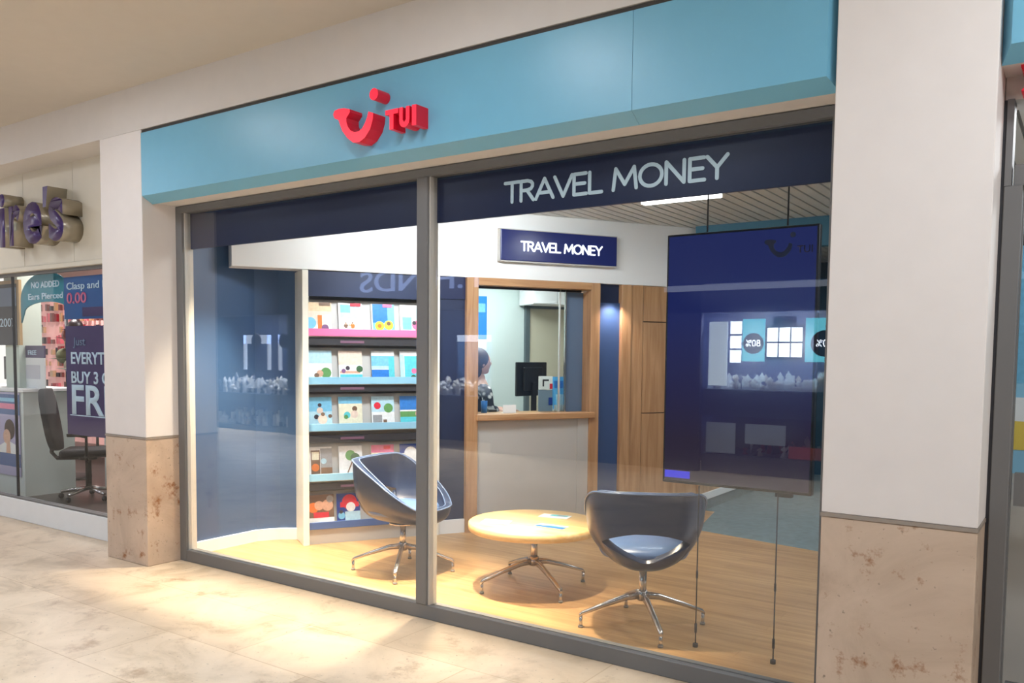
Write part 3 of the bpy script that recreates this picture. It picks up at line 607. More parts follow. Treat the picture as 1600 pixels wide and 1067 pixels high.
# local frame: +x along the counter to the right, -y towards the customer; she sits facing +x
cl = tag(empty('person', tuple(Wp(1.905, 0.86, 0.02)), WR), 'person with brown hair and patterned dark top seated behind the money counter', 'person')
cl.scale = (1, 1, 1)
nodes = [((0, 0, 0.72), 0.13), ((0, 0, 0.92), 0.12), ((0, 0, 1.10), 0.135), ((0.0, 0, 1.24), (0.10, 0.10)), ((0.01, 0, 1.34), 0.052), ((0.02, 0, 1.40), 0.05),
         ((0, -0.17, 1.23), 0.055), ((0.02, -0.21, 1.04), 0.043), ((0.20, -0.17, 1.01), 0.035), ((0.28, -0.14, 1.03), 0.026),
         ((0, 0.17, 1.23), 0.055), ((0.02, 0.21, 1.04), 0.043), ((0.20, 0.17, 1.01), 0.035), ((0.28, 0.14, 1.03), 0.026),
         ((0.10, -0.10, 0.66), 0.085), ((0.42, -0.11, 0.62), 0.065), ((0.42, -0.11, 0.32), 0.05), ((0.40, -0.11, 0.07), 0.04), ((0.54, -0.11, 0.04), 0.035),
         ((0.10, 0.10, 0.66), 0.085), ((0.42, 0.11, 0.62), 0.065), ((0.42, 0.11, 0.32), 0.05), ((0.40, 0.11, 0.07), 0.04), ((0.54, 0.11, 0.04), 0.035)]
edges = [(0, 1), (1, 2), (2, 3), (3, 4), (4, 5), (3, 6), (6, 7), (7, 8), (8, 9), (3, 10), (10, 11), (11, 12), (12, 13), (0, 14), (14, 15), (15, 16), (16, 17), (17, 18), (0, 19), (19, 20), (20, 21), (21, 22), (22, 23)]
for sgn in (-1, 1):       # hands: palm node already there, five fingers each
    base = 9 if sgn < 0 else 13; py = 0.14*sgn
    for k, (dy, L) in enumerate(((-0.026, 0.062), (-0.009, 0.07), (0.009, 0.066), (0.026, 0.054))):
        i = len(nodes); nodes += [((0.315, py+dy, 1.032), 0.010), ((0.315+L*0.6, py+dy*1.2, 1.022), 0.009), ((0.315+L, py+dy*1.2, 1.006), 0.008)]; edges += [(base, i), (i, i+1), (i+1, i+2)]
    i = len(nodes); nodes += [((0.295, py-sgn*0.04, 1.024), 0.011), ((0.33, py-sgn*0.058, 1.012), 0.009)]; edges += [(base, i), (i, i+1)]
skin_obj('body', nodes, edges, M_skin, cl, 1)
cn = [((0, 0, 0.70), 0.145), ((0, 0, 0.92), 0.135), ((0, 0, 1.10), 0.15), ((0.0, 0, 1.24), 0.112), ((0.0, 0, 1.29), 0.075), ((0, -0.18, 1.23), 0.066), ((0.02, -0.215, 1.05), 0.056), ((0.12, -0.19, 1.025), 0.048), ((0, 0.18, 1.23), 0.066), ((0.02, 0.215, 1.05), 0.056), ((0.12, 0.19, 1.025), 0.048)]
skin_obj('patterned_top', cn, [(0, 1), (1, 2), (2, 3), (3, 4), (3, 5), (5, 6), (6, 7), (3, 8), (8, 9), (9, 10)], M_blouse, cl, 2)
tn = [((0, 0, 0.70), 0.14), ((0.10, -0.10, 0.66), 0.10), ((0.42, -0.11, 0.62), 0.08), ((0.42, -0.11, 0.32), 0.062), ((0.40, -0.11, 0.10), 0.052), ((0.10, 0.10, 0.66), 0.10), ((0.42, 0.11, 0.62), 0.08), ((0.42, 0.11, 0.32), 0.062), ((0.40, 0.11, 0.10), 0.052)]
skin_obj('trousers', tn, [(0, 1), (1, 2), (2, 3), (3, 4), (0, 5), (5, 6), (6, 7), (7, 8)], M_dark, cl, 2)
b = B()
for k in (-1, 1): b.sphere((0.50, 0.11*k, 0.04), 0.05, M_black, 12, (2.0, 0.8, 0.8))
b.obj('shoes', cl)
b = B(); hz = 1.50
b.sphere((0.02, 0, hz), 0.1, M_skin, 20, (0.98, 0.78, 1.2)); b.sphere((0.115, 0, hz-0.01), 0.016, M_skin, 10, (1.1, 0.8, 1.4))
b.sphere((0.06, 0, hz-0.075), 0.045, M_skin, 12, (1, 0.9, 0.9))
for k in (-1, 1):
    b.sphere((0.10, 0.033*k, hz+0.012), 0.012, M_white, 8); b.sphere((0.11, 0.033*k, hz+0.012), 0.006, M_black, 8); b.sphere((0.01, 0.08*k, hz-0.01), 0.022, M_skin, 8, (0.8, 0.4, 1.3))
b.box(0.098, 0.104, -0.02, 0.02, hz-0.056, hz-0.048, pm('red'))
b.obj('head', cl)
b = B(); b.sphere((-0.01, 0, hz+0.03), 0.112, M_hair, 20, (0.98, 0.88, 1.05)); b.sphere((-0.045, 0, hz-0.05), 0.09, M_hair, 16, (0.8, 0.95, 1.3)); b.obj('hair', cl)
st = tag(empty('stool', tuple(Wp(1.905, 0.86, 0.02)), WR), 'grey office stool the clerk sits on behind the counter', 'stool')
b = B(); b.lathe([(0, 0.52), (0.2, 0.52), (0.21, 0.56), (0.19, 0.585), (0, 0.585)], M_dark, 24); b.obj('seat', st)
b = B(); b.cyl(0, 0, 0.05, 0.52, 0.025, M_chrome); b.obj('column', st)
for k in range(5):
    a = k*2*PI/5+0.3; b = B(); b.tube([(0, 0, 0.09), (0.25*math.cos(a), 0.25*math.sin(a), 0.02)], 0.018, M_chrome, 8); b.obj('leg', st)

# ================================================================== LOUNGE CHAIRS AND TABLE
ZB = 0.36
def rim_xy(phi, off=0.0):
    cr, sr = math.cos(phi), math.sin(phi)
    ex = 3.4 if cr < 0 else 2.3
    rr = (abs(cr)**ex+abs(sr)**ex)**(-1/ex)
    return ((0.30 if cr < 0 else 0.335)+off)*rr*cr, (0.338+off)*rr*sr
def zrim(phi):
    x_, y_ = rim_xy(phi)
    t = min(1, max(0, (x_+0.24)/0.52)); t = t**1.2
    return 0.825-0.34*t
NX, NYE = 4.4, 2.25
def shell_pt(phi, drop, off=0.0):
    x_, y_ = rim_xy(phi, off); zr = zrim(phi)
    d_ = min(1.0, drop)
    return Vector((x_*(1-d_**NX)**(1/NX), y_*(1-d_**NYE)**(1/NYE), zr-(zr-ZB)*d_))
NP = 64
def lounge_chair(x, y, rz, legrot, label, radius=0.372):
    r = tag(empty('tub_chair', (x, y, 0.02), rz), label, 'chair', 'tub chairs by the window')
    b = B(); i = b.mi(M_leather); bm = b.bm
    def gap(phi):    # lower back opening as drop fractions, None outside
        d_ = abs(math.atan2(math.sin(phi-PI), math.cos(phi-PI)))
        wmax = math.radians(49)
        if d_ >= wmax: return (0.82, 0.82)
        q = d_/wmax
        zu = 0.605-0.065*q**2; zl = 0.43+0.11*q**1.6
        if q > 0.98: zu = zl
        zr = zrim(phi); return ((zr-zu)/(zr-ZB), (zr-zl)/(zr-ZB))
    up = []; lo = []
    NU, NL = 12, 12
    for k in range(NP):
        phi = 2*PI*(k+0.5)/NP; g0, g1 = gap(phi)
        up.append([bm.verts.new(shell_pt(phi, g0*j/NU)) for j in range(NU+1)])
        col = []
        for j in range(NL):
            q = j/NL; dr = 1-(1-g1)*(1-q)**2.4; col.append(bm.verts.new(shell_pt(phi, dr)))
        lo.append(col)
    cen = bm.verts.new((0, 0, ZB))
    def fc(vs):
        try: f = bm.faces.new(vs); f.material_index = i; f.smooth = True
        except ValueError: pass
    for k in range(NP):
        l = (k+1) % NP
        for j in range(NU): fc([up[k][j], up[l][j], up[l][j+1], up[k][j+1]])
        for j in range(NL-1): fc([lo[k][j], lo[l][j], lo[l][j+1], lo[k][j+1]])
        fc([lo[k][-1], lo[l][-1], cen])
    bmesh.ops.remove_doubles(bm, verts=bm.verts, dist=0.0008)
    o = b.obj('shell', r)
    m = o.modifiers.new('t', 'SOLIDIFY'); m.thickness = 0.045; m.offset = -1
    m2 = o.modifiers.new('b', 'BEVEL'); m2.width = 0.010; m2.segments = 3; m2.limit_method = 'ANGLE'; m2.angle_limit = math.radians(50)
    b = B(); b.tube([shell_pt(2*PI*k/96, 0.0, 0.003)+Vector((0, 0, 0.0)) for k in range(96)], 0.006, M_piping, 8, closed=True)
    b.tube([shell_pt(2*PI*k/96, 0.0, -0.040)+Vector((0, 0, 0.001)) for k in range(96)], 0.005, M_piping, 8, closed=True); b.obj('piping', r)
    # cushion: rounded pad
    b = B(); prof = [(0, 0.425), (0.7, 0.425), (0.93, 0.437), (0.98, 0.46), (0.93, 0.487), (0.6, 0.507), (0, 0.513)]
    ii = b.mi(M_cushion); rings = []
    for q, z in prof:
        rg = []
        for k in range(40):
            ph = 2*PI*k/40; cr, sr = math.cos(ph), math.sin(ph); rr = (abs(cr)**2.8+abs(sr)**2.8)**(-1/2.8)
            rg.append(b.bm.verts.new((q*0.245*rr*cr+0.005, q*0.262*rr*sr, z)))
            if q == 0: break
        rings.append(rg)
    for a_, c_ in zip(rings, rings[1:]):
        for k in range(40):
            l = (k+1) % 40
            vs = [a_[0], c_[k], c_[l]] if len(a_) == 1 else [a_[k], c_[0], a_[l]] if len(c_) == 1 else [a_[k], c_[k], c_[l], a_[l]]
            f = b.bm.faces.new(vs); f.material_index = ii; f.smooth = True
    b.obj('seat_cushion', r)
    b = B(); b.lathe([(0, 0.348), (0.10, 0.348), (0.10, 0.363), (0, 0.363)], M_chrome, 24); b.lathe([(0, 0.165), (0.022, 0.165), (0.022, 0.35), (0, 0.35)], M_chrome, 20)
    b.lathe([(0, 0.155), (0.030, 0.155), (0.032, 0.205), (0.024, 0.215), (0, 0.215)], M_chrome, 20); b.obj('column', r)
    four_legs(r, legrot-rz, radius); return r
def four_legs(r, a0, radius, hub=0.185):
    for k in range(4):
        a = a0+k*PI/2; e = empty('leg', (0, 0, 0), a, r)
        b = B(); i = b.mi(M_chrome)
        P = [(0.02, hub, 0.016, 0.020), (0.10, hub-0.010, 0.014, 0.017), (radius*0.6, hub*0.62+0.02, 0.013, 0.013), (radius-0.01, 0.085, 0.013, 0.010), (radius+0.004, 0.070, 0.010, 0.008)]
        rings = [[b.bm.verts.new((x_, sy*w_, z_+sz*h_)) for sy, sz in ((-1, -1), (1, -1), (1, 0.6), (0.5, 1), (-0.5, 1), (-1, 0.6))] for x_, z_, w_, h_ in P]
        for A_, C_ in zip(rings, rings[1:]):
            for q in range(6): f = b.bm.faces.new([A_[q], A_[(q+1) % 6], C_[(q+1) % 6], C_[q]]); f.material_index = i; f.smooth = True
        b.bm.faces.new(rings[0][::-1]); b.bm.faces.new(rings[-1])
        bpy.data.objects.remove(e)
        o = b.obj('leg', r, (0, 0, 0), a)
        f_ = B(); f_.cyl(radius-0.006, 0, 0.0, 0.072, 0.010, M_chrome, 14); f_.cyl(radius-0.006, 0, 0.0, 0.012, 0.015, mat('glide_grey', (120, 116, 112), 0.5), 14); f_.obj('foot', o)
lounge_chair(1.636, 1.0, math.radians(9), math.radians(33), 'dark blue tub chair seen from the side, left of the round table behind the mullion')
lounge_chair(3.59, 0.89, math.radians(118), math.radians(41), 'dark blue tub chair seen from behind, right of the round table')

tb = tag(empty('coffee_table', (2.64, 1.2, 0.02)), 'low round pale wood table on a four legged chrome base', 'table')
b = B(); b.lathe([(0, 0.400), (0.44, 0.400), (0.447, 0.405), (0.45, 0.43), (0.447, 0.450), (0.44, 0.455), (0, 0.455)], M_table, 96); b.obj('tabletop', tb)
b = B(); b.lathe([(0, 0.385), (0.11, 0.385), (0.11, 0.40), (0, 0.40)], M_chrome, 24); b.lathe([(0, 0.17), (0.024, 0.17), (0.024, 0.39), (0, 0.39)], M_chrome, 20); b.lathe([(0, 0.155), (0.032, 0.155), (0.032, 0.215), (0, 0.215)], M_chrome, 20); b.obj('column', tb)
four_legs(tb, math.radians(-31), 0.39)
def leaflet(x, y, rz, w_, h_, cols, label, z=0.4755):
    b = B(); b.box(-w_/2, w_/2, -h_/2, h_/2, 0, 0.003, M_white)
    for q, (x0, x1, y0, y1, c_) in enumerate(cols): b.box(-w_/2+x0*w_, -w_/2+x1*w_, -h_/2+y0*h_, -h_/2+y1*h_, 0.003, 0.0034+q*0.0002, pm(c_))
    o = b.obj('leaflet', loc=(x, y, z), rz=rz); tag(o, label, 'leaflet', 'leaflets on the round table')
leaflet(2.825, 1.12, 0.05, 0.21, 0.10, [(0, 1, 0, 0.45, 'blue'), (0.3, 1, 0.45, 0.7, 'sky')], 'blue edged leaflet nearest the front of the round table')
leaflet(2.665, 1.43, 0.20, 0.21, 0.12, [(0.3, 0.9, 0.5, 0.95, 'teal'), (0.55, 0.8, 0.6, 0.85, 'grey')], 'white and pale teal leaflet towards the back of the round table')
leaflet(2.45, 1.02, 0.35, 0.19, 0.13, [(0.75, 0.95, 0.1, 0.2, 'dark')], 'white leaflet in the bright spot at the left of the round table')

# ================================================================== HANGING SCREEN
sn = tag(empty('hanging_screen', (3.76, 0.75, 0.905)), 'large dark blue digital screen hung on cables behind the right pane', 'screen')
b = B(); b.box(0, 0.80, 0, 0.05, 0, 1.352, M_black, 0.006, 2); b.obj('casing', sn)
b = B(); b.box(0.012, 0.788, -0.002, 0, 0.015, 1.34, M_screen); b.box(0.015, 0.16, -0.003, -0.001, 0.03, 0.07, M_screenlo); b.obj('display', sn)
M_lglogo = mat('dark_logo_mark', (20, 26, 66), 0.3)
b = B(); k = 0.45; b.prism([((x-2.0)*k+0.50, (z-2.78)*k+1.195) for x, z in SM], -0.004, -0.002, M_lglogo); b.disc(0.50+0.383*k, 1.195+0.247*k, 0.03*k, -0.004, -0.002, M_lglogo); b.obj('logo_mark', sn)
text('logo_lettering', 'TUI', 0.035, M_lglogo, 0.002, 0.01, sn, (0.695, -0.002, 1.215))
b = B(); b.box(0.62, 0.70, 0.005, 0.045, -0.02, 0.0, M_black); b.obj('lower_bracket', sn)
for x_, lab in ((4.40, 'thin grey suspension cable at the right side of the hanging screen'), (3.98, 'thin grey suspension cable behind the right tub chair')):
    c_ = tag(empty('suspension_cable', (x_, 0.735, 0.02)), lab, 'cable', 'suspension cables for the screen')
    b = B(); b.cyl(0, 0, 0.0, 0.885, 0.0035, M_dark, 8); b.obj('lower_wire', c_)
    b = B(); b.cyl(0, 0.03, 2.24, 2.838, 0.0045, M_dark, 8); b.obj('upper_wire', c_)
    for z0, z1, r_ in ((0, 0.02, 0.014), (0.08, 0.13, 0.007), (0.38, 0.42, 0.006)):
        b = B(); b.cyl(0, 0, z0, z1, r_, M_dark, 12); b.obj('clamp', c_)
tl = tag(empty('tube_light', (2.69, 2.66, 2.80)), 'bright white linear tube light under the slatted ceiling', 'light')
b = B(); b.box(0, 0.66, -0.04, 0.04, 0.03, 0.058, M_white); b.obj('housing', tl); b = B(); b.box(0.01, 0.65, -0.04, 0.04, 0, 0.03, M_tube, 0.008, 2); b.obj('diffuser', tl)
lamp('tube_light_glow', 'AREA', (3.02, 2.66, 2.78), 14, COOL, 0.6, 0.08)

# ================================================================== LEFT NEIGHBOUR SHOP
b = B()
for x0, x1 in ((-8, -3.15), (-3.145, -2.30), (-2.295, -1.45), (-1.445, -0.541)):
    b.box(x0, x1, 0.28, 0.36, 2.36, 3.2, M_cream)
b.box(-8, -0.541, 0.262, 0.38, 2.318, 2.36, M_cream, 0.004, 1); b.box(-8, -0.541, 0.30, 0.40, 2.37, 3.2, M_seam)
struct(b.obj('wall_left_shop_fascia'))
w2 = struct(empty('window_2', (-4.5, 0.30, 0)))
b = B(); b.box(-3.5, 3.959, -0.02, 0.10, 0.0, 0.20, M_white, 0.004, 1); b.obj('plinth', w2)
b = B(); b.box(-3.5, 3.959, -0.01, 0.05, 0.20, 0.215, M_frame); b.box(-3.5, 3.959, 0, 0.05, 2.29, 2.318, M_frame); b.obj('frame', w2)
b = B(); b.box(-3.5, 3.959, 0.02, 0.028, 0.215, 2.29, M_glass2); b.obj('glass_pane', w2)
b = B(); b.box(1.855, 1.875, 0.02, 0.04, 0.215, 2.29, M_dark); b.obj('mullion', w2)
b = B(); b.box(-9, -0.541, 0.41, 3.3, 0.0, 0.04, mat('dark_shop_floor', (70, 66, 64), 0.4, noise=0.4, nscale=20)); struct(b.obj('floor_left_shop'))
b = B(); b.box(-9, -0.6, 0.41, 3.3, 3.1, 3.18, mat('brown_grey_ceiling', (140, 130, 118), 0.8)); struct(b.obj('ceiling_left_shop'))
b = B(); b.box(-9, -0.7, 3.2, 3.3, 0.04, 3.1, mat('pale_pink_wall', (214, 190, 184), 0.7)); struct(b.obj('wall_left_shop_back'))
b = B(); b.box(-0.66, -0.545, 0.95, 3.3, 0.04, 3.1, mat('pale_green_wall', (196, 208, 196), 0.7)); struct(b.obj('wall_left_shop_side'))
b = B(); b.box(-4.15, -3.85, 0.95, 1.2, 0.04, 3.08, mat('pale_green_wall', (196, 208, 196), 0.7)); struct(b.obj('trim_2'))
# raised letters
M_purple = mat('purple_acrylic', (62, 40, 98), 0.3); M_silver = mat('silver_return', (160, 150, 130), 0.25, metal=0.3)
for s_, x_, w_, lab in (('i', -2.39, 0.11, 'letter i'), ('r', -2.21, 0.20, 'letter r'), ('e', -1.96, 0.32, 'letter e'), ('s', -1.53, 0.24, 'letter s')):
    o = text('sign_letter', s_, 0.46, M_purple, 0.17, 0.035, None, (x_, 0.28, 2.545), width=w_, mside=M_silver)
    tag(o, 'raised purple %s with silver sides on the cream fascia of the left shop' % lab, 'letter', 'purple sign letters')
b = B(); b.prism([(0, 0), (0.05, 0), (0.085, 0.17), (0.005, 0.17)], -0.17, 0, M_purple, mside=M_silver); o = b.obj('sign_letter', loc=(-1.62, 0.28, 2.81)); tag(o, 'purple and silver apostrophe on the cream fascia of the left shop', 'letter', 'purple sign letters')
# window graphics
M_ptrl = mat('teal_sign', (22, 132, 152), 0.4); M_royal = mat('royal_blue_sign', (22, 84, 150), 0.4); M_vio = mat('violet_sign', (66, 50, 100), 0.5); M_lt = mat('pale_print', (190, 210, 225), 0.5, emit=0.15)
ar = tag(empty('arch_sign', (-2.18, 0.40, 1.98)), 'curved teal ear piercing sign hanging in the left shop window', 'sign')
pts = [(0.46*math.cos(a), 0.10+0.24*math.sin(a)) for a in [PI*i/24 for i in range(25)]]
inn = [(0.40*math.cos(a), -0.02+0.09*math.sin(a)) for a in [PI*(24-i)/24 for i in range(25)]]
b = B(); b.prism(pts+[(-0.46, -0.12), ]+inn+[(0.46, -0.02)], 0, 0.012, M_ptrl); b.obj('panel', ar)
text('lettering', 'Ears Pierced', 0.055, M_lt, 0.003, 0.02, ar, (0.0, -0.001, 0.095), width=0.62, align='CENTER')
text('lettering', 'NO ADDED', 0.055, M_lt, 0.003, 0.02, ar, (0.0, -0.001, 0.20), width=0.50, align='CENTER')
bs = tag(empty('hanging_sign', (-1.80, 0.37, 1.88)), 'royal blue price sign hanging beside the teal arch', 'sign')
b = B(); b.box(0, 1.0, 0, 0.012, 0, 0.37, M_royal); b.box(0.3, 1.0, -0.002, 0, 0.02, 0.10, M_vio); b.obj('panel', bs)
text('lettering', 'Clasp and Loop', 0.06, M_lt, 0.003, 0.01, bs, (0.05, -0.001, 0.26), width=0.85)
text('price', '0.00', 0.09, pm('pink'), 0.003, 0.02, bs, (0.05, -0.001, 0.14), width=0.32)
pb = tag(empty('sale_banner', (-1.79, 0.37, 0.86)), 'tall violet sale banner in the left shop window beside the pillar', 'banner')
b = B(); b.box(0, 1.1, 0, 0.012, 0, 0.96, M_vio); b.box(0.05, 0.9, -0.002, 0, 0.17, 0.178, M_lt); b.obj('panel', pb)
text('lettering', 'EVERYTHING', 0.10, M_lt, 0.003, 0.02, pb, (0.09, -0.001, 0.63), width=0.92)
text('lettering', 'BUY 3 GET 3', 0.10, M_lt, 0.003, 0.02, pb, (0.09, -0.001, 0.46), width=0.92)
text('lettering', 'FREE', 0.25, M_lt, 0.003, 0.02, pb, (0.09, -0.001, 0.19), width=0.98)
text('small_lettering', 'Just', 0.07, mat('muted_blue_print', (110, 130, 160), 0.5), 0.003, 0.01, pb, (0.13, -0.001, 0.79), width=0.2)
dp = tag(empty('framed_poster', (-5.0, 0.92, 1.66)), 'dark framed advertisement at the left edge of the photo', 'poster')
b = B(); b.box(0, 1.24, 0, 0.03, 0, 0.70, wood('pale_wood_frame', (196, 168, 120), (170, 140, 96), 'Z')); b.obj('frame', dp)
b = B(); b.box(0.04, 1.19, -0.004, 0, 0.0, 0.66, M_dark); b.box(0.04, 1.19, -0.006, -0.003, 0.42, 0.62, mat('muted_blue_print', (110, 130, 160), 0.5)); b.obj('print', dp)
text('lettering', '2007', 0.09, M_lt, 0.003, 0.0, dp, (0.82, -0.006, 0.2), width=0.34)
# white cash desk
dk = tag(empty('cash_desk', (-5.6, 0.84, 0.04)), 'white cash desk just inside the left shop window', 'desk')
b = B(); b.box(0, 2.04, 0, 0.55, 0, 1.12, mat('desk_white', (214, 222, 216), 0.4)); b.obj('body', dk)
b = B(); b.box(-0.02, 2.08, -0.02, 0.57, 1.12, 1.155, M_white, 0.005, 1); b.obj('top', dk)
dq = tag(empty('desk_return', (-3.50, 1.70, 0.04)), 'white side return of the cash desk behind the swivel chair', 'desk')
b = B(); b.box(0, 1.2, 0, 0.5, 0, 1.10, mat('desk_white', (214, 222, 216), 0.4)); b.obj('body', dq)
b = B(); b.box(-0.0, 1.22, -0.02, 0.52, 1.10, 1.13, M_white, 0.004, 1); b.obj('top', dq)
ps = tag(empty('poster', (-4.5, 0.835, 0.25)), 'poster of a person with dark hair on the front of the cash desk', 'poster')
b = B(); b.box(0, 0.88, -0.008, 0, 0, 0.90, mat('lilac_print', (176, 172, 206), 0.4)); b.box(0, 0.88, -0.010, -0.006, 0.66, 0.88, M_royal); b.box(0, 0.88, -0.010, -0.006, 0.10, 0.24, M_royal)
b.box(0.2, 0.84, -0.011, -0.007, 0.72, 0.78, pm('pink')); b.box(0.1, 0.84, -0.011, -0.007, 0.80, 0.84, pm('sky')); b.obj('sheet', ps)
b = B(); b.disc(0.66, 0.50, 0.11, -0.012, -0.009, M_hair); b.disc(0.60, 0.42, 0.08, -0.013, -0.010, pm('skin')); b.prism([(0.3, 0.24), (0.85, 0.24), (0.78, 0.34), (0.62, 0.38), (0.45, 0.32)], -0.0125, -0.009, M_white)
b.prism([(0.58, 0.24), (0.68, 0.24), (0.66, 0.40), (0.60, 0.42)], -0.014, -0.010, pm('skin')); b.obj('portrait', ps)
os_ = tag(empty('table_sign', (-3.95, 1.02, 1.195)), 'white notice with a violet header standing on the cash desk', 'sign')
b = B(); b.box(0, 0.50, 0, 0.012, 0, 0.33, M_white); b.box(0.05, 0.4, -0.002, 0, 0.1, 0.25, mat('faint_print', (206, 206, 214), 0.5)); b.obj('sheet', os_)
b = B(); b.box(0, 0.50, -0.002, 0.014, 0.33, 0.46, M_purple); b.obj('header', os_)
text('lettering', 'FREE', 0.05, M_lt, 0.003, 0.01, os_, (0.16, -0.003, 0.36), width=0.18)
mo = tag(empty('desk_screen', (-4.42, 1.05, 1.195)), 'dark till screen on the cash desk at the left edge', 'monitor')
b = B(); b.box(0, 0.40, 0, 0.03, 0.08, 0.34, M_black, 0.005, 1); b.obj('housing', mo); b = B(); b.box(0.1, 0.3, -0.02, 0.1, 0, 0.02, M_black); b.box(0.18, 0.22, 0.03, 0.05, 0.02, 0.1, M_black); b.obj('stand', mo)
# swivel chair
sc_ = tag(empty('office_chair', (-2.95, 1.2, 0.04), math.radians(50)), 'black swivel chair with a high rounded back behind the left window', 'chair')
b = B(); b.box(-0.24, 0.24, -0.23, 0.23, 0.46, 0.54, mat('chair_fabric', (18, 18, 26), 0.8), 0.035, 3); b.obj('seat', sc_)
b = B(); t = bmesh.new(); bmesh.ops.create_cube(t, size=1); bmesh.ops.subdivide_edges(t, edges=t.edges[:], cuts=5, use_grid_fill=True)
for v in t.verts:
    z_ = v.co.z; wz = 0.50*math.sqrt(max(0.05, 1-(abs(z_)*1.75)**4)) if abs(z_) < 0.57 else 0.1
    v.co = Vector((v.co.x*0.07-0.30-0.10*(z_+0.5)+0.03*math.cos(v.co.y*PI), v.co.y*wz, 0.85+z_*0.64))
b.add(t, mat('chair_fabric', (18, 18, 26), 0.8), True); subdiv(b.obj('backrest', sc_), 1)
b = B(); b.tube([(-0.05, 0, 0.44), (-0.30, 0, 0.44), (-0.35, 0, 0.50), (-0.33, 0, 0.80)], 0.022, M_black, 8); b.obj('back_support', sc_)
b = B(); b.cyl(0, 0, 0.10, 0.46, 0.03, M_dark); b.cyl(0, 0, 0.42, 0.46, 0.09, M_dark); b.tube([(0, -0.05, 0.44), (0.05, -0.26, 0.42)], 0.01, M_black, 6); b.obj('column', sc_)
for k in (-1, 1):
    b = B(); b.tube([(0.02, 0.24*k, 0.47), (0.04, 0.29*k, 0.50), (0.04, 0.29*k, 0.68), (-0.14, 0.29*k, 0.70), (0.14, 0.29*k, 0.70)], 0.016, M_black, 8); b.obj('armrest', sc_)
for k in range(5):
    a = 0.4+k*2*PI/5; b = B(); b.tube([(0, 0, 0.12), (0.29*math.cos(a), 0.29*math.sin(a), 0.075)], [0.024, 0.016], M_chrome, 8); o = b.obj('leg', sc_)
    b = B(); b.sphere((0.29*math.cos(a), 0.29*math.sin(a), 0.03), 0.03, M_black, 10); b.obj('castor', o)
# racks of small hanging jewellery on the back wall
jr = tag(empty('jewellery_wall', (-7.2, 2.55, 0.04)), 'pink lit wall rack crowded with small accessories inside the left shop', 'display')
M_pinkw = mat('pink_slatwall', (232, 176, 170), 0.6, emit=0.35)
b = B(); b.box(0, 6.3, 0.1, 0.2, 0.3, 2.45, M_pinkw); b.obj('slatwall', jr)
b = B()
acc = [mat('acc_red', (140, 34, 44), 0.4), mat('acc_black', (36, 26, 30), 0.4), mat('acc_brown', (110, 60, 54), 0.4), mat('acc_gold', (190, 150, 110), 0.35), mat('acc_pink', (214, 110, 120), 0.5)]
for i in range(54):
    for j in range(13):
        x_ = 0.06+i*0.115; z_ = 0.42+j*0.155
        if random.random() < 0.85:
            w_ = random.uniform(0.03, 0.085); h_ = random.uniform(0.06, 0.125)
            b.box(x_-w_/2, x_+w_/2, 0.02+random.random()*0.04, 0.075, z_, z_+h_, random.choice(acc), 0)
o = b.obj('small_accessories', jr); o['kind'] = 'stuff'
hb = tag(empty('display_stand', (-4.55, 1.85, 0.04)), 'dark stand of bags and hats before the pink wall in the left shop', 'stand')
b = B(); b.cyl(0, 0, 0, 2.0, 0.02, M_dark); b.cyl(0, 0, 0, 0.03, 0.25, M_dark); b.obj('pole', hb)
for k, (x_, z_, c_) in enumerate(((0.1, 1.75, acc[2]), (0.3, 1.85, acc[1]), (-0.1, 1.5, mat('sage_bag', (110, 116, 92), 0.7)), (0.15, 1.38, mat('pale_hat', (180, 180, 168), 0.7)), (0.2, 1.15, mat('olive_bag', (72, 74, 52), 0.7)))):
    b = B(); b.sphere((x_*0.7, 0, z_), 0.13, c_, 12, (1.0, 0.6, 0.75)); b.lathe([(0, z_-0.02), (0.17, z_-0.03), (0, z_-0.05)], c_, 16, (x_*0.7, 0)); b.obj('hanging_bag', hb)

# ================================================================== DOORWAY BAY ON THE RIGHT
dr = struct(empty('door_2', (5.357, R, 0)))
b = B(); b.box(0.0, 0.012, 0, 0.09, 0, 2.60, M_dark); b.box(0.012, 0.075, -0.01, 0.09, 0, 2.27, M_frame, 0.003, 1); b.box(0.012, 0.036, -0.01, 0.09, 2.27, 2.60, M_frame); b.box(0.09, 2.5, 0, 0.09, 2.54, 2.60, M_frame); b.box(0.045, 2.5, 0, 0.06, 2.27, 2.35, M_frame); b.obj('frame', dr)
b = B(); b.box(0.09, 2.4, 0.03, 0.07, 0.0, 0.30, M_frame); b.box(0.074, 0.080, 0.03, 0.07, 0, 2.27, M_frame); b.box(0.09, 2.4, 0.03, 0.07, 1.02, 1.15, M_frame); b.obj('door_rails', dr)
b = B(); b.box(0.075, 2.4, 0.045, 0.052, 0.3, 2.54, M_glass); b.obj('glass_pane', dr)
b = B(); b.box(5.36, 9.4, R+0.01, 0.45, 2.60, 2.692, M_bulk); struct(b.obj('trim_3'))
b = B(); b.box(4.82, 7.3, 0.46, 0.5, 0, 0.001, M_white); b.bm.clear() if False else None
o = b.obj('floor_threshold'); struct(o); o.location.z = 0.021
dp_ = tag(empty('door_poster', (5.36, 0.56, 1.12)), 'blue and yellow poster seen through the door at the right edge', 'poster')
b = B(); b.box(0, 0.9, 0, 0.01, 0, 0.95, M_bluelip); b.box(0, 0.9, -0.002, 0, 0.10, 0.22, mat('poster_yellow', (236, 206, 90), 0.5)); b.box(0, 0.9, -0.002, 0, 0.38, 0.95, pm('sky')); b.box(0, 0.9, -0.002, 0, 0.22, 0.32, M_white); b.obj('sheet', dp_)
b = B(); b.box(-0.01, 0.91, 0.01, 0.05, 0.0, 1.0, M_dark); b.obj('backing_frame', dp_)
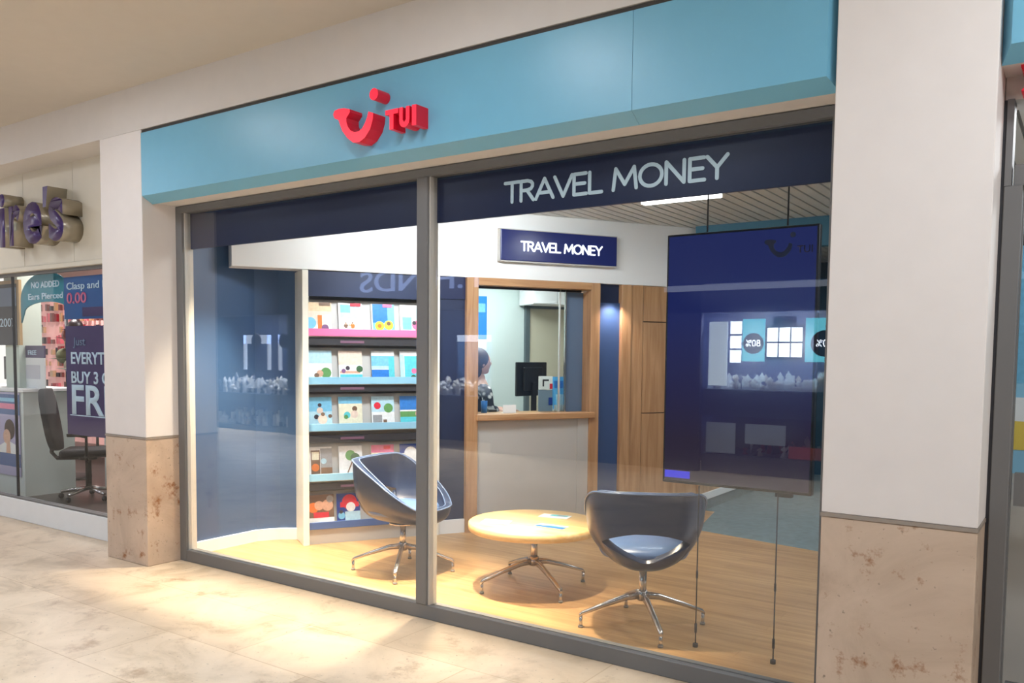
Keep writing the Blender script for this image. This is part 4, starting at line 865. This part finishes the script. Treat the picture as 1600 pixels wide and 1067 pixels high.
b = B(); b.box(0, 0.9, 0.0, 0.3, -1.1, 0.0, M_greyp); b.obj('stand', dp_)
rs = tag(empty('red_sign', (5.43, R-0.03, 2.615)), 'edge of a red raised sign over the doorway at the far right', 'sign')
b = B(); b.disc(0.02, 0.075, 0.035, -0.1, 0.02, M_red); b.obj('dot', rs)
b = B(); b.prism([(-0.01, -0.02), (0.2, -0.06), (0.2, 0.0), (0.02, 0.02)], -0.1, 0.02, M_red); b.obj('smile_shape', rs)
b = B(); b.box(0, 0.6, 0, 0.3, 0, 0.03, M_tube); o = b.obj('ceiling_panel_light', loc=(5.45, 1.1, 2.80)); tag(o, 'bright white ceiling light seen through the top of the doorway', 'light')

# ================================================================== OPPOSITE SIDE OF THE CONCOURSE (seen in the window glass)
OY = -7.0
b = B(); b.box(-16, 14, OY-0.1, OY, 3.4, 6.3, mat('dark_upper_front', (16, 19, 30), 0.6)); b.box(-16, 0.7, OY-0.1, OY, 2.35, 3.52, M_dnavy); b.box(0.7, 14, OY-0.1, OY, 2.60, 3.52, mat('grey_beige_fascia', (44, 48, 62), 0.6)); b.box(0.7, 14, OY-0.1, OY, 2.2, 2.5, M_dnavy)  # unseen upper front, darkened to hold down reflections in the glass
b.box(0.7, 14, OY-0.06, OY+0.02, 2.50, 2.58, mat('light_strip', (190, 200, 220), 0.5, emit=1.2))
for x0, x1 in ((-16, -9.8), (-7.2, -3.9), (-2.3, 1.25), (3.6, 14)):
    b.box(x0, x1, OY-0.1, OY, 0, 2.6, mat('dark_slate_front', (46, 52, 74), 0.4))
b.box(-16, 14, OY-1.3, OY-1.2, 0, 3.5, M_dnavy); b.box(-16, 14, OY-1.2, OY-0.1, 2.6, 2.7, M_white)
struct(b.obj('wall_opposite'))
fh = tag(empty('jeweller_sign', (-2.55, OY+0.01, 2.70)), 'pale lettering of the jeweller opposite, reflected backwards in the window', 'sign')
# faces +Y: rotate the text half a turn
text('lettering', 'F.HINDS', 0.36, mat('pale_lit_letters', (170, 195, 255), 0.5, emit=2.2), 0.03, 0.0, fh, (0, 0, 0), rz=PI, width=2.65)
M_silverb = mat('white_display_bust', (226, 232, 240), 0.4); M_lit = mat('glowing_card', (235, 245, 255), 0.5, emit=16); M_cyanl = mat('glowing_cyan', (110, 210, 232), 0.5, emit=7); M_nvl = mat('navy_badge', (30, 40, 90), 0.5)  # glow added to the white and cyan cards so their reflection reads bright
def ledge(x0, x1, z0, z1, name, label):
    b = B(); b.box(x0, x1, OY-1.0, OY-0.12, z0, z1, mat('slate_ledge', (50, 70, 100), 0.4)); o = b.obj(name); tag(o, label, 'display plinth'); return o
ledge(-9.8, -7.2, 0.0, 0.001+0.10, 'plinth', 'low dark plinth of the jeweller window opposite, left')
ledge(-9.8, -7.2, 0.60, 0.76, 'display_shelf', 'jeweller window shelf opposite, at the left of the reflection')
ledge(-3.9, -2.3, 0.60, 0.90, 'display_shelf', 'jeweller window shelf opposite, in the middle of the reflection')
ledge(1.25, 3.6, 0.78, 1.15, 'display_shelf', 'navy jeweller display shelf opposite, seen in the hanging screen')
ledge(1.25, 3.6, 0.0, 0.25, 'display_shelf', 'lowest navy base of the jeweller display opposite')
def busts(x0, x1, z0, n, label, mt, hmin=0.05, hmax=0.2):
    b = B()
    for i in range(n):
        x_ = random.uniform(x0, x1); y_ = OY-0.2-random.random()*0.6; h_ = random.uniform(hmin, hmax)*(0.7+0.6*(OY-y_))
        if random.random() < 0.5: b.lathe([(0.0, z0), (0.05, z0), (0.015, z0+h_*0.5), (0.045, z0+h_*0.7), (0.0, z0+h_)], random.choice(mt), 8, (x_, y_))
        else: b.box(x_-0.03, x_+0.03, y_-0.02, y_+0.02, z0, z0+h_*0.8, random.choice(mt))
    o = b.obj('jewellery_display'); tag(o, label, 'jewellery', kind='stuff')
mt = [M_silverb, M_silverb, M_silverb, M_greyp, mat('dark_ring_stand', (60, 66, 90), 0.4)]
busts(-9.7, -7.3, 0.761, 260, 'heaps of jewellery stands in the reflected window at the left', mt, 0.1, 0.38)
busts(-9.7, -7.3, 0.102, 90, 'jewellery boxes low in the reflected window at the left', mt, 0.1, 0.35)
busts(-3.85, -2.35, 0.901, 150, 'jewellery stands in the reflected window between the chairs and counter', mt, 0.1, 0.3)
busts(1.3, 3.55, 1.151, 150, 'white jewellery busts reflected in the hanging screen', mt, 0.06, 0.26)
busts(1.3, 3.55, 1.151, 120, 'second crowd of small white stands reflected in the hanging screen', [M_silverb], 0.04, 0.16)
busts(1.3, 3.55, 0.251, 50, 'gift boxes reflected low in the hanging screen', [acc[0], M_greyp, mat('dark_ring_stand', (60, 66, 90)), M_silverb], 0.1, 0.3)
def lit(name, x0, x1, z0, z1, m, label, cat, y=OY-0.13):
    b = B(); b.box(x0, x1, y-0.02, y, z0, z1, m); o = b.obj(name); tag(o, label, cat); return o
for k in range(3): lit('price_card', 1.62, 1.77, 1.52+k*0.195, 1.69+k*0.195, M_lit, ['lowest', 'middle', 'top'][k]+' glowing white card in the column of three reflected in the screen', 'card')
lit('low_panel', 1.31, 1.72, 0.27, 0.69, mat('dim_glow_panel', (150, 165, 180), 0.5, emit=0.7), 'dim glowing panel low in the reflected jeweller window, left half', 'panel')  # glow added to these panels to brighten the low reflection
lit('low_panel', 1.86, 2.40, 0.42, 0.69, mat('dim_glow_panel', (170, 185, 200)), 'dim glowing panel low in the reflected jeweller window, right half', 'panel')
lit('red_gift_box', 2.45, 2.95, 0.26, 0.42, mat('glowing_red_box', (150, 60, 60), 0.5, emit=0.8), 'red gift box low at the right of the reflected jeweller window', 'box')  # box given an added glow as well
lit('window_card', 1.32, 1.58, 1.2, 2.08, mat('white_glow_panel', (210, 228, 240), 0.5, emit=4.5), 'tall pale glowing panel reflected at the left of the screen', 'panel')  # plain wall panel with glow added for its reflection
for (x0, x1, nm) in ((1.79, 2.09, 'left'), (2.62, 3.35, 'right')):
    e = tag(empty('sale_poster', (0, 0, 0)), nm+' cyan sale poster with round badge, reflected in the screen', 'poster')
    b = B(); b.box(x0, x1, OY-0.15, OY-0.13, 1.54, 2.11, M_cyanl); b.obj('sheet', e)
    cx = (x0+x1)/2 if nm == 'left' else 2.86
    b = B(); b.disc(cx, 1.78, 0.14 if nm == 'left' else 0.17, OY-0.13, OY-0.12, M_nvl, 28); b.obj('badge', e)
    text('lettering', '80%', 0.09, M_lit, 0.004, 0.0, e, (cx+0.1, OY-0.118, 1.74), rz=PI, width=0.2)
e = tag(empty('price_board', (0, 0, 0)), 'navy frame of six glowing white cards reflected in the screen', 'display frame')
b = B(); b.box(2.10, 2.60, OY-0.16, OY-0.13, 1.56, 2.02, M_nvl); b.box(2.2, 2.5, OY-0.16, OY-0.13, 2.02, 2.14, M_nvl); b.obj('frame', e)
for i in range(3):
    for j in range(2): b = B(); b.box(2.125+i*0.158, 2.265+i*0.158, OY-0.13, OY-0.125, 1.60+j*0.205, 1.785+j*0.205, M_lit); b.obj('card', e)
M_lits = mat('lit_frame_white', (200, 215, 240), 0.5, emit=3)
for x0, x1 in ((-8.67, -7.85), (-7.60, -7.25)):
    e = tag(empty('lit_showcase', (0, 0, 0)), 'white edged showcase reflected at the %s of the left pane' % ('middle' if x0 < -8 else 'right'), 'showcase')
    b = B(); b.box(x0, x0+0.08, OY-0.15, OY-0.12, 1.25, 1.96, M_lits); b.box(x1-0.08, x1, OY-0.15, OY-0.12, 1.25, 1.96, M_lits); b.box(x0, x1, OY-0.15, OY-0.12, 1.78, 1.96, M_lits); b.obj('lit_frame', e)
    b = B(); b.disc((x0+x1)/2, 1.84, 0.15, OY-0.12, OY-0.11, M_nvl, 24); b.obj('badge', e)
b = B(); b.box(-3.8, -2.4, OY-1.10, OY-1.05, 1.0, 1.95, M_blue); b.box(-3.8, -2.4, OY-1.10, OY-1.04, 1.83, 1.95, M_lits); o = b.obj('window_poster'); tag(o, 'blue poster with lit top edge in the reflected jeweller window', 'poster')
